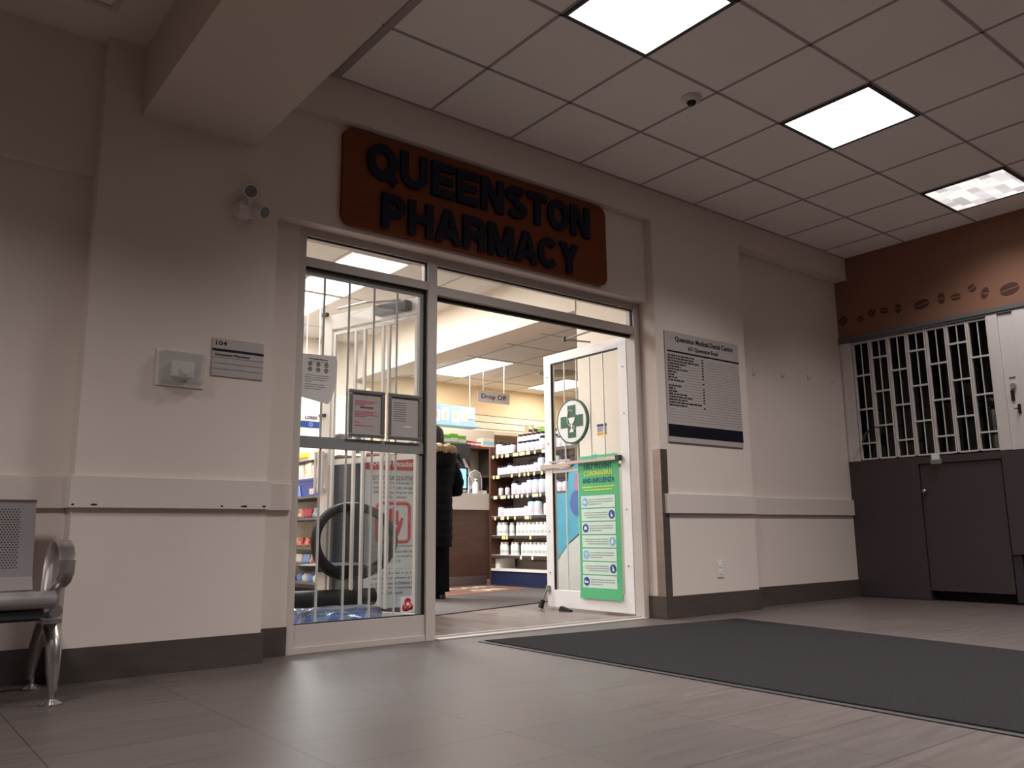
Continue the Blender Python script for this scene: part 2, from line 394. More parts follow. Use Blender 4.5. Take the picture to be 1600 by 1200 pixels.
def text_mesh(s, bold=0.0, depth=0.0, spacing=1.0):
    cu = bpy.data.curves.new('txt', 'FONT'); cu.body = s; cu.size = 1; cu.offset = bold; cu.extrude = depth; cu.space_character = spacing
    cu.resolution_u = 3
    ob = bpy.data.objects.new('txt', cu); C.objects.link(ob)
    dg = bpy.context.evaluated_depsgraph_get(); me = bpy.data.meshes.new_from_object(ob.evaluated_get(dg))
    bpy.data.objects.remove(ob); return me
def text(name, s, o, xd, yd, h, m, parent=None, off=Vector((0, 0, 0)), width=None, depth=.001, bold=0.0, align='L', push=.0006, spacing=1.0):
    """o = lower left corner of the lettering (or centre bottom for align C); h = letter height; width optional"""
    me = text_mesh(s, bold, .5, spacing)
    vs_ = me.vertices
    x0 = min(v.co.x for v in vs_); x1 = max(v.co.x for v in vs_); y0 = min(v.co.y for v in vs_); y1 = max(v.co.y for v in vs_)
    sc = h/(y1-y0); sx_ = (width/(x1-x0)) if width else sc
    W = (x1-x0)*sx_; dx = -W/2 if align == 'C' else 0
    o, xd, yd = Vector(o), Vector(xd).normalized(), Vector(yd).normalized(); n = xd.cross(yd)
    for v in vs_:
        c = v.co.copy()
        v.co = o + xd*((c.x-x0)*sx_+dx) + yd*((c.y-y0)*sc) + n*((c.z+.5)*depth+push) - off
    me.materials.clear(); me.materials.append(m); me.name = name
    ob = bpy.data.objects.new(name, me); C.objects.link(ob)
    if parent: ob.parent = parent
    return ob
def lines(mb, o, xd, yd, rows, h, seed=0, t=.0008, words=True):
    """printed lines too small to read: rows of (x0, x1, y); word-like dashes"""
    rnd = random.Random(seed); o, xd, yd = Vector(o), Vector(xd), Vector(yd)
    for x0, x1, y in rows:
        x = x0
        while x < x1-.001:
            l = min(x1-x, h*rnd.uniform(1.5, 5)) if words else x1-x
            mb.prism([(x, y), (x+l, y), (x+l, y+h), (x, y+h)], o, xd, yd, t)
            x += l+h*.7
    return mb
def copy_tree(o, parent=None):
    c = o.copy(); C.objects.link(c)
    if parent: c.parent = parent
    for ch in list(o.children): copy_tree(ch, c)
    return c
def rrect(w_, h_, r, n=6):
    p = []
    for cx, cy_, a0 in ((w_-r, r, -90), (w_-r, h_-r, 0), (r, h_-r, 90), (r, r, 180)):
        for k in range(n+1):
            a = math.radians(a0+90*k/n); p.append((cx+r*math.cos(a), cy_+r*math.sin(a)))
    return p
def disc(r, cx=0, cy_=0, n=28, ry=None): return [(cx+r*math.cos(2*math.pi*k/n), cy_+(ry or r)*math.sin(2*math.pi*k/n)) for k in range(n)]
XW, ZW = (1, 0, 0), (0, 0, 1)          # face towards -y: x cross z = -y
XL = (0, -1, 0)                        # face towards -x: (-y) cross z = -x

# ================================================================ LOBBY SHELL
YC, YB = 3.936, 4.06        # column faces / set-back wall
struct('floor', MB().box(-4.2, -5.2, -.1, 7.15, 4.16, 0).box(7.15, -5.2, -.1, 10.2, 4.06, 0), M['floor'])
ceil = struct('ceiling', MB().box(1.445, -5.2, CEIL, 10.2, 4.0, 3.3), M['tile'])
g = MB()
for i in range(0, 9): g.box(gx(i)-.008, -5.2, CEIL-.004, gx(i)+.008, YC, CEIL+.001)
for j in range(1, 15): g.box(1.445, gy(j)-.008, CEIL-.004, 7.15, gy(j)+.008, CEIL+.001)
g.box(1.86, -5.2, CEIL-.012, 1.9, YC, CEIL)
g.box(1.445, YC-.012, CEIL-.006, 7.15, YC, CEIL)
struct('tee_bar_grid', g, M['tbar'], ceil)
struct('ceiling_low', MB().box(-4.2, -5.2, 2.91, .895, 4.2, 3.2), M['paint'])
struct('trim_1', MB().box(.895, -5.2, 2.56, 1.445, YC, 3.25), M['roof'])                 # ceiling beam
struct('wall_left', MB().box(-4.3, -5.2, 0, -4.2, 4.2, 3.2), M['paint'])
struct('wall_behind', MB().box(-4.3, -5.3, 0, 10.2, -5.2, 3.3), M['paint'])
# main wall in sections
struct('wall_far_left', MB().box(-4.2, YB, 0, .735, 4.2, 3.2).box(-4.2, 4.02, 2.246, .735, YB, 3.2), M['paint'])
struct('wall_left_column', MB().box(.735, YC, 0, 1.585, 4.2, 3.25), M['paint'])
struct('wall_storefront', MB().box(1.585, 4.085, 0, 1.775, 4.2, 2.255).box(1.585, 4.0, 2.255, 4.445, 4.2, 3.12).box(1.585, YC, 2.875, 4.445, 4.0, 3.25), M['paint'])
struct('wall_right_column', MB().box(4.445, YC, 0, 5.5, 4.2, 3.25), M['paint'])
struct('wall_recess', MB().box(5.5, YB, 0, 7.15, 4.2, 2.9).box(5.5, YC, 2.9, 7.15, 4.2, 3.25), M['paint'])
# baseboards and chair rails
struct('baseboard_left', MB().box(-4.2, YB-.012, 0, .735, YB, .14).box(.725, YC-.012, 0, 1.595, YC, .14).box(.723, YC-.012, 0, .735, YB, .14).box(1.585, YC, 0, 1.597, 4.085, .14).box(1.597, 4.073, 0, 1.773, 4.085, .14), M['base'])
struct('baseboard_right', MB().box(4.433, YC-.012, 0, 5.512, YC, .15).box(4.433, YC, 0, 4.445, 4.098, .15).box(5.5, YC, 0, 5.512, YB, .15).box(5.512, YB-.012, 0, 7.145, YB, .15), M['base'])
def rail(x0, x1, y): return dict(a=(x0, y-.022, .716, x1, y, .852), b=(x0, y-.027, .842, x1, y, .852))
r1 = MB()
for x0, x1, y in ((-4.2, .735, YB), (.72, 1.6, YC), (1.6, 1.772, 4.085)):
    k = rail(x0, x1, y); r1.box(*k['a'], bev=.003)
r1.box(.713, YC+.001, .7165, .734, YB-.023, .8515).box(1.586, YC+.001, .7165, 1.606, 4.062, .8515)
rl = struct('trim_2', r1, M['trimpaint'])
sc = MB()
for x, l in ((.727, .012), (.80, .03), (1.355, .014), (1.45, .035), (1.555, .022), (1.47, .01)):
    sc.prism([(0, 0), (l*.4, .006), (l, .003), (l*.8, -.003), (l*.3, -.002)], (x, YC-.0225, .728), XW, ZW, .0006)
struct('scuff_marks', sc, M['ink'], rl)
r2 = MB()
for x0, x1, y in ((4.47, 5.505, YC), (5.505, 7.145, YB)):
    k = rail(x0, x1, y); r2.box(*k['a'], bev=.003)
struct('trim_3', r2, M['trimpaint'])

# ceiling lights
DIM = (7, 2)
pos_name = {(1, 2): 'square ceiling light nearest the camera in the tiled ceiling, cut by the top edge', (4, 2): 'square ceiling light in the middle of the diagonal row of three',
            (7, 2): 'dimmer patchy square ceiling light nearest the brown kiosk fascia'}
for (i, j) in LOBBY_LIGHTS:
    x0, y0 = gx(i), gy(j+1); z = CEIL
    lab = pos_name.get((i, j), {1: 'square ceiling light behind the viewer, nearest the plaster beam', 4: 'square ceiling light behind the viewer, middle of its row', 7: 'square ceiling light behind the viewer, nearest the kiosk'}[i])
    t = Thing('ceiling_light', (x0+.305, y0+.303, z-.012), lab, 'ceiling light', 'square lobby ceiling lights')
    f = MB()
    a, b_, c_, d_ = x0+.006, y0+.006, x0+.604, y0+.601
    f.box(a, b_, z-.012, c_, b_+.02, z+.0).box(a, d_-.02, z-.012, c_, d_, z).box(a, b_+.02, z-.012, a+.02, d_-.02, z).box(c_-.02, b_+.02, z-.012, c_, d_-.02, z)
    t.part('frame', f, M['dgrey'])
    t.part('diffuser', MB().box(a+.02, b_+.02, z-.009, c_-.02, d_-.02, z-.004), M['panel_dim' if (i, j) == DIM else 'panel_on'])
# dome camera
t = Thing('dome_camera', (3.656, 2.88, CEIL), 'small white dome security camera on a ceiling tile', 'camera')
t.part('base', MB().lathe((3.656, 2.88, CEIL-.03), [(.03, 0), (.052, .008), (.058, .018), (.06, .03)], 24), M['plastic'], smooth=True)
t.part('lens', MB().sph((3.656, 2.88, CEIL-.03), .028, (1, 1, .9)), M['blackgl'], smooth=True)
# air vent in low ceiling
t = Thing('ceiling_vent', (.42, 3.42, 2.91), 'pale square air vent in the low plaster ceiling at top left', 'vent')
t.part('frame', MB().box(.13, 3.13, 2.898, .71, 3.155, 2.91).box(.13, 3.685, 2.898, .71, 3.71, 2.91).box(.13, 3.155, 2.898, .155, 3.685, 2.91).box(.685, 3.155, 2.898, .71, 3.685, 2.91), M['frame'])
s_ = MB()
for k in range(9): s_.box(.155, 3.18+.055*k, 2.9, .685, 3.2+.055*k, 2.906)
s_.box(.155, 3.155, 2.907, .685, 3.685, 2.9095)
t.part('slat_panel', s_, M['plastic'])
t = Thing('ceiling_light', (-1.0, 1.9, 2.9), 'recessed square ceiling light in the low plaster ceiling on the left', 'ceiling light')
t.part('frame', MB().box(-1.3, 1.6, 2.895, -.7, 1.62, 2.91).box(-1.3, 2.18, 2.895, -.7, 2.2, 2.91).box(-1.3, 1.62, 2.895, -1.28, 2.18, 2.91).box(-.72, 1.62, 2.895, -.7, 2.18, 2.91), M['frame'])
t.part('diffuser', MB().box(-1.28, 1.62, 2.9, -.72, 2.18, 2.906), M['panel_on'])

# ================================================================ STOREFRONT
def bx(mb, x0, z0, x1, z1, y0=4.10, y1=4.165): return mb.box(x0, y0, z0, x1, y1, z1, bev=.002)
f = MB()
bx(f, 1.775, 0, 1.815, 2.255, 4.085); bx(f, 2.602, 0, 2.665, 2.255, 4.085); bx(f, 4.385, 0, 4.443, 2.255, 4.085)
bx(f, 1.815, 2.212, 2.602, 2.255, 4.09); bx(f, 2.665, 2.205, 4.385, 2.255, 4.09)
bx(f, 1.815, 2.04, 2.602, 2.09, 4.09); bx(f, 2.665, 2.022, 4.385, 2.077, 4.09)
bx(f, 1.815, .03, 2.602, .142, 4.10); bx(f, 1.815, 0, 2.602, .032, 4.09)
wf = struct('window_1', f, M['frame'])
# sliding sash inside the left bay
s = MB()
s.box(1.815, 4.125, 2.004, 2.602, 4.15, 2.04).box(2.568, 4.125, .142, 2.602, 4.15, 2.004).box(1.815, 4.115, 1.05, 2.602, 4.15, 1.11)
struct('window_sash', s, M['sash'], wf)
gl = MB(); gl.box(1.815, 4.14, .142, 2.602, 4.144, 1.05); gl.box(1.815, 4.14, 1.11, 2.602, 4.144, 2.03)
struct('pane', gl, M['glass'], wf)
struct('pane', MB().box(1.815, 4.12, 2.09, 2.602, 4.124, 2.212), M['glass'], wf)
struct('pane', MB().box(2.665, 4.12, 2.077, 4.385, 4.124, 2.205), M['glass'], wf)
# black gasket lines
gk = MB()
gk.box(1.815, 4.105, 2.204, 2.602, 4.119, 2.212).box(2.665, 4.105, 2.198, 4.385, 4.119, 2.205).box(2.594, 4.105, 2.09, 2.602, 4.119, 2.204).box(4.377, 4.105, 2.083, 4.385, 4.119, 2.198)
gk.box(1.815, 4.105, 2.032, 2.602, 4.119, 2.04).box(2.594, 4.105, .142, 2.602, 4.119, 2.032).box(1.815, 4.105, .142, 2.602, 4.119, .148)
gk.box(2.665, 4.13, 2.0, 4.385, 4.16, 2.02)
struct('gasket', gk, M['black'], wf)
for x in (1.95, 2.103, 2.262, 2.415):
    struct('security_bar', MB().cyl((x, 4.131, 1.10), (x, 4.131, 2.01), .0065, seg=10), M['barw'], wf); struct('security_bar', MB().cyl((x+.003, 4.131, .14), (x+.003, 4.131, 1.055), .0065, seg=10), M['barw'], wf)

struct('trim_4', MB().box(2.665, 4.05, 0, 4.385, 4.17, .008, bev=.002).box(2.665, 4.12, .008, 4.385, 4.14, .016), M['thresh'])

# --- right door leaf, open
DX = 4.4
def leafR():
    t = Thing('door_leaf', (4.42, 4.17, 0), 'white glazed door leaf swung open with green cross and green poster', 'door')
    y0, y1 = 4.19, 5.13
    f = MB()
    f.box(DX, y0, .02, DX+.045, y0+.085, 2.03, bev=.003).box(DX, y1-.085, .02, DX+.045, y1, 2.03, bev=.003)
    f.box(DX, y0+.085, .02, DX+.045, y1-.085, .15, bev=.003).box(DX, y0+.085, 1.955, DX+.045, y1-.085, 2.03, bev=.003)
    f.box(DX+.008, y0+.085, 1.06, DX+.037, y1-.085, 1.085)
    fr = t.part('frame', f, M['white'])
    t.part('pane', MB().box(DX+.02, y0+.085, .15, DX+.024, y1-.085, 1.06).box(DX+.02, y0+.085, 1.085, DX+.024, y1-.085, 1.955), M['glass'])
    t.part('gasket', MB().box(DX+.004, y1-.093, 1.14, DX+.02, y1-.085, 1.955).box(DX+.004, y1-.093, .15, DX+.02, y1-.085, 1.06).box(DX+.004, y0+.085, 1.945, DX+.02, y1-.085, 1.955), M['black'])
    for y in (4.447, 4.594, 4.747, 4.89): t.part('security_bar', MB().cyl((DX+.011, y, 1.085), (DX+.011, y, 1.955), .006, seg=8), M['white']); t.part('security_bar', MB().cyl((DX+.011, y, .15), (DX+.011, y, 1.06), .006, seg=8), M['white'])
    p = MB().box(DX-.035, 4.27, 1.112, DX-.012, 4.83, 1.138, bev=.004).box(DX-.02, 4.82, 1.095, DX, 5.17, 1.13, bev=.004).box(DX-.02, 4.82, 1.14, DX, 5.06, 1.155, bev=.003)
    pb = t.part('push_bar', p, M['alu_br'])
    t.part('bar_end', MB().box(DX-.04, 4.265, 1.105, DX-.001, 4.30, 1.145, bev=.003), M['dgrey'], pb)
    for y, z in ((4.23, 1.80), (4.23, 1.45), (4.235, .75), (4.235, .35), (5.09, 1.85), (5.09, 1.3), (5.09, .6), (5.09, .28)): t.part('screw', MB().cyl((DX, y, z), (DX-.004, y, z), .006, seg=10), M['alu'])
    for z in (.30, 1.82): t.part('hinge', MB().cyl((DX+.03, 4.18, z-.07), (DX+.03, 4.18, z+.07), .012, seg=12).box(DX+.03, 4.17, z-.06, DX+.05, 4.20, z+.06), M['dgrey'], smooth=True)
    ds = t.part('door_stop', MB().tube([(DX-.01, 5.11, .165), (DX-.045, 5.14, .06)], .008).box(DX-.02, 5.09, .13, DX, 5.125, .18), M['alu'])
    t.part('rubber_tip', MB().cyl((DX-.04, 5.137, .07), (DX-.055, 5.15, .008), .017, .022), M['black'], ds)
    t.part('floor_wedge', MB().prism([(0, 0), (.13, 0), (.13, .012), (.02, .035)], (DX-.035, 4.93, .001), (0, -1, 0), ZW, .03), M['black'])
    return t
LR = leafR()
# door closer arm from head to leaf
t = Thing('door_closer', (4.3, 4.2, 2.02), 'thin metal door closer arm folded above the open door', 'door closer')
t.part('arm', MB().tube([(4.385, 4.55, 2.045), (4.18, 4.62, 2.05), (4.21, 4.25, 2.075), (4.21, 4.165, 2.075)], .007, 8), M['alu'])
t.part('pivot', MB().cyl((4.18, 4.62, 2.035), (4.18, 4.62, 2.07), .014), M['dgrey'])
t.part('bracket', MB().box(4.17, 4.165, 2.055, 4.25, 4.20, 2.095), M['alu'])
# green cross disc on door glass
t = Thing('pharmacy_sign', (DX, 4.775, 1.28), 'round white sign with green cross and white cup, on open door', 'sign')
cy0, cz0, cr_ = 4.775, 1.448, .178
t.part('rim', MB().prism(disc(cr_, n=48), (DX-.001, cy0, cz0), XL, ZW, .02), M['crossg'])
t.part('face', MB().prism(disc(cr_-.014, n=48), (DX-.021, cy0, cz0), XL, ZW, .002), M['discw'])
a_, b_ = .045, .128
t.part('cross', MB().prism([(-a_, -b_), (a_, -b_), (a_, -a_), (b_, -a_), (b_, a_), (a_, a_), (a_, b_), (-a_, b_), (-a_, a_), (-b_, a_), (-b_, -a_), (-a_, -a_)], (DX-.0235, cy0, cz0), XL, ZW, .002), M['crossg'])
cup = MB()
cup.prism([(-.035, .03), (.04, .03), (.036, .005), (.02, -.016), (.008, -.02), (.008, -.055), (.026, -.085), (-.026, -.085), (-.006, -.055), (-.006, -.02), (-.022, -.012)], (DX-.026, cy0, cz0), XL, ZW, .0015)
def P3(pts): return [(DX-.0265, cy0-a, cz0+b) for a, b in pts]
cup.tube(P3([(.012, .075), (-.008, .092), (-.034, .085), (-.046, .055), (-.048, .02), (-.038, -.02), (.0, -.036), (.03, -.04), (.034, -.062), (.018, -.075)]), .0035, 6)
t.part('cup_and_snake', cup, M['discw'])
# blue-yellow sticker
t = Thing('sticker', (DX+.018, 4.482, 1.31), 'small square blue and yellow sticker high on the open door glass', 'sticker')
t.part('sheet', MB().box(DX+.0175, 4.43, 1.315, DX+.019, 4.535, 1.40), M['paper'])
t.part('blue_band', MB().box(DX+.0165, 4.43, 1.382, DX+.0175, 4.535, 1.40), M['icon']); t.part('yellow_band', MB().box(DX+.0165, 4.43, 1.315, DX+.0175, 4.535, 1.332), M['yel'])
t.part('print', lines(MB(), (DX+.0175, 4.525, 1.335), XL, ZW, [(0, .06, .035), (0, .07, .026), (0, .05, .017), (0, .06, .008)], .004, 5), M['greytext'])
# green poster
t = Thing('health_poster', (DX, 4.51, .105), 'green poster headed help prevent coronavirus and influenza, taped to the open door', 'poster')
Y0p, Y1p = 4.735, 4.295
W_ = Y0p-Y1p
pm = MB(); n = 12
ringsA = []
zt, zb = 1.135, .105
def px_(z): return DX-.006-.018*max(0, (.3-z)/.3)**2
for k in range(n+1):
    z = zt+(zb-zt)*k/n; x = px_(z)
    ringsA.append([(x, Y0p, z), (x, Y1p, z), (x+.0015, Y1p, z), (x+.0015, Y0p, z)])
pm.loft(ringsA)
t.part('sheet', pm, M['green'])
def L3(y, z): return (DX-.0065, y, z)
t.part('tape_flap', MB().box(DX-.003, 4.31, 1.145, DX-.0015, 4.725, 1.165), M['green'])
t.text('heading', 'HELP PREVENT', L3(4.515, 1.065), XL, ZW, .036, M['dkblue'], width=.30, align='C', bold=.012)
t.text('heading', 'CORONAVIRUS', L3(4.515, 1.012), XL, ZW, .038, M['lime'], width=.305, align='C', bold=.02)
t.text('heading', 'AND INFLUENZA', L3(4.515, .958), XL, ZW, .038, M['dkblue'], width=.34, align='C', bold=.012)
t.part('subheading', lines(MB(), L3(4.69, .9), XL, ZW, [(0, .35, .022), (.03, .32, 0)], .009, 2), M['lime'])
for k in range(7):
    z1_ = .862-k*.098; z0_ = z1_-.09; yl = 4.705
    pn = t.part('text_panel', MB().prism([(0, 0), (.36, 0), (.36, z1_-z0_), (0, z1_-z0_)], (DX-.0063-(.002 if k > 5 else 0), yl, z0_), XL, ZW, .001), M['pgreen2'])
    left = k % 2 == 0
    cx = .042 if left else .322
    icn = t.part('icon', MB().prism(disc(.032, n=20), (DX-.0075-(.002 if k > 5 else 0), yl-cx, z0_+.045), XL, ZW, .001), M['iconl' if k in (0, 3, 4) else 'icon'], pn)
    G = [[(-.016, -.01), (.016, -.012), (.018, .0), (.0, .004), (-.008, .014), (-.018, .006)],
         [(-.008, -.018), (.01, -.018), (.014, .0), (.0, .002), (.0, .018), (-.006, .018), (-.008, 0)],
         [(-.018, -.012), (.018, -.012), (.014, .008), (0, .018), (-.014, .008)],
         [(-.012, -.018), (.006, -.018), (.014, .0), (.008, .016), (-.006, .016), (-.01, .002)],
         [(-.02, -.004), (-.004, -.002), (.006, -.018), (.01, -.016), (.006, .002), (.02, .012), (.016, .018), (.002, .008), (-.014, .016), (-.016, .012), (-.006, .004)],
         [(-.007, -.018), (.012, -.018), (.012, -.002), (.002, .004), (.002, .018), (-.007, .018)],
         [(-.02, -.012), (.02, -.012), (.02, .002), (-.008, .002), (-.012, .01), (-.02, .01)]][k]
    t.part('icon_mark', MB().prism(G, (DX-.0087-(.002 if k > 5 else 0), yl-cx, z0_+.045), XL, ZW, .0008), M['discw'], pn)
    x0_ = .085 if left else .03
    t.part('small_print', lines(MB(), (DX-.0075-(.002 if k > 5 else 0), yl, z0_), XL, ZW, [(x0_+(.03 if r == 2 and not left else 0), x0_+.25-(.12 if r == 2 and left else 0), .058-r*.017) for r in range(3)], .0065, 10+k), M['ptext'], pn)

# --- left door leaf, folded open behind the window
t = Thing('door_leaf', (2.70, 4.21, 0), 'white barred door leaf standing open behind the barred window', 'door', rotz=math.atan2(-.308, .951)*-1, local=True)
t.o.rotation_euler = (0, 0, math.atan2(.951, -.308))
# local x runs from hinge to free edge
Lw = .92
f = MB()
f.box(0, -.022, .02, .08, .022, 2.05, bev=.003).box(Lw-.085, -.022, .02, Lw, .022, 2.05, bev=.003).box(.08, -.022, .02, Lw-.085, .022, .13, bev=.003).box(.08, -.022, 1.95, Lw-.085, .022, 2.05, bev=.003)
t.part('frame', f, M['white'])
s = MB()
t.part('mid_rail', MB().box(.08, -.012, 1.04, Lw-.085, .012, 1.075), M['white'])
for x in (.085, .31, .36, .52, .60, .79):
    t.part('security_bar', MB().box(x, .012, .15, x+.018, .03, 1.905), M['white'])
s.box(.085, .012, 1.905, .81, .03, 1.925)
t.part('cross_rail', s, M['white'])
t.part('pane', MB().box(.08, -.003, .13, Lw-.085, .003, 1.95), M['glass'])
pl = t.part('pull_handle', MB().box(Lw-.075, .05, .86, Lw-.055, .066, 1.13, bev=.003).box(Lw-.045, .05, .86, Lw-.03, .066, 1.13, bev=.003).box(Lw-.012, .05, .86, Lw+.002, .066, 1.13, bev=.003).box(Lw-.07, .02, .87, Lw-.005, .05, .89).box(Lw-.07, .02, 1.1, Lw-.005, .05, 1.12), M['plastic'])
dc = t.part('closer_box', MB().box(.13, .024, 1.965, .40, .085, 2.03, bev=.012), M['grey'])
t.part('closer_arm', MB().tube([(.2, .06, 2.04), (.45, .10, 2.06), (.75, .05, 2.075)], .008, 8), M['alu'], dc)
for k_ in ((2.045, 2.07), (1.74, 1.76), (1.36, 1.38)): t.part('latch', MB().box(Lw-.05, .02, k_[0], Lw-.0, .04, k_[1]), M['dgrey'])

# ---- items on the window
t = Thing('notice_sheet', (1.92, 4.118, 1.29), 'curling white notice sheet with six small round icons, on the barred window', 'notice')
t.part('sheet', MB().prism([(0, .03), (.01, .265), (.205, .272), (.215, .24), (.213, .12), (.185, .03), (.165, .0)], (1.817, 4.117, 1.29), XW, ZW, .0012), M['paper'])
t.text('heading', 'Queenston Pharmacy', (1.92, 4.1155, 1.527), XW, ZW, .0085, M['ink'], width=.11, align='C', bold=.02)
ic = MB()
for r in range(2):
    for c in range(3):
        q = [(1.872+.047*c+.01*math.cos(a*math.pi/6), 4.1155, 1.504-.03*r-.006*c*.1+.01*math.sin(a*math.pi/6)) for a in range(12)]
        ic.tube(q, .0022, 5, True); ic.sph((1.872+.047*c, 4.1155, 1.504-.03*r), .004, seg=8)
t.part('icons', ic, M['ink'])
t.part('small_print', lines(MB(), (1.845, 4.1158, 1.33), XW, ZW, [(0, .14, .11), (0, .14, .098), (0, .13, .086), (0, .04, .075), (0, .11, .06), (0, .12, .048), (0, .09, .036), (0.03, .13, .187)], .003, 3), M['greytext'])
def frame_sign(x0, x1, z0, z1, lab, rows, m_, extra=None):
    t = Thing('framed_notice', ((x0+x1)/2, 4.11, z0), lab, 'notice')
    fr = MB(); wd = .022
    for k in ((x0, z0, x1, z0+wd), (x0, z1-wd, x1, z1), (x0, z0+wd, x0+wd, z1-wd), (x1-wd, z0+wd, x1, z1-wd)): fr.box(k[0], 4.090, k[1], k[2], 4.106, k[3], bev=.005)
    t.part('frame', fr, M['alu'])
    t.part('sheet', MB().box(x0+wd, 4.100, z0+wd, x1-wd, 4.103, z1-wd), M['plate'])
    t.part('print', lines(MB(), (x0+wd, 4.0999, z0+wd), XW, ZW, rows, .0045, 4), m_)
    return t
t = frame_sign(2.097, 2.323, 1.12, 1.387, 'framed notice in pink-red print on the window, left of the pair', [(.02, .1, .22), (.02, .16, .18), (.02, .14, .17), (.02, .08, .16), (.02, .16, .12), (.02, .13, .111), (.02, .16, .102), (.02, .09, .093), (.02, .05, .06), (.02, .14, .042)], M['pinktext'])
t.text('bold_line', 'IMPORTANT NOTICE', (2.21, 4.0993, 1.285), XW, ZW, .009, M['redd'], width=.08, align='C', bold=.03)
t = frame_sign(2.343, 2.569, 1.12, 1.387, 'framed notice in faint grey print on the window, right of the pair', [(.02, .12, .215)]+[(.02, .1, .19-.013*k) for k in range(9)], M['greytext'])
t.part('note', MB().box(2.45, 4.0985, 1.195, 2.50, 4.0995, 1.202), M['discw'])
t = Thing('sticker', (2.507, 4.118, .157), 'white square sticker with red shield crest at the window foot', 'sticker')
t.part('sheet', MB().box(2.461, 4.1275, .157, 2.553, 4.1285, .247), M['paper'])
cr2 = MB(); cr2.prism([(-.02, .026), (-.01, .03), (0, .036), (.01, .03), (.02, .026), (.018, -.006), (0, -.03), (-.018, -.006)], (2.507, 4.127, .205), XW, ZW, .001)
cr2.prism([(-.036, -.012), (-.024, .012), (-.02, -.008), (0, -.034), (.02, -.008), (.024, .012), (.036, -.012), (.03, -.03), (.0, -.02), (-.03, -.03)], (2.507, 4.1272, .2), XW, ZW, .0008)
t.part('crest', cr2, M['red']); t.part('crest_centre', MB().prism(disc(.011, n=14), (2.507, 4.1258, .205), XW, ZW, .0008), M['paper'])

# ================================================================ SIGNS ON THE LOBBY WALL
t = Thing('shop_sign', (2.99, 3.985, 2.285), 'dark orange-brown wooden board with raised navy letters above the pharmacy entrance', 'sign')
t.part('board', MB().prism(rrect(2.045, .575, .06), (1.962, 3.999, 2.283), XW, ZW, .03), M['wood'])
ST = .050
TK = [0]
def tk(): TK[0] += 1; return .022+.00025*(TK[0] % 9)
def ribbon(mb, pts, w_, o, x0, z0, closed=False):
    """flat stroke along 2-d points, as a slab 22 mm thick on the board"""
    n = len(pts); L_ = []; R2 = []
    for k in range(n):
        a = pts[k-1] if (k or closed) else pts[k]; b_ = pts[(k+1) % n] if (k < n-1 or closed) else pts[k]
        d = Vector((b_[0]-a[0], b_[1]-a[1])).normalized(); nn = Vector((-d.y, d.x)); c = Vector(pts[k])
        L_.append(c+nn*w_/2); R2.append(c-nn*w_/2)
    seg_ = range(n if closed else n-1); t_ = tk()
    for k in seg_:
        q = (k+1) % n
        mb.prism([tuple(R2[k]), tuple(R2[q]), tuple(L_[q]), tuple(L_[k])], (x0, o, z0), XW, ZW, t_)
def arc(cx, cy_, rx, ry, a0, a1, n=16): return [(cx+rx*math.cos(math.radians(a0+(a1-a0)*k/n)), cy_+ry*math.sin(math.radians(a0+(a1-a0)*k/n))) for k in range(n+1)]
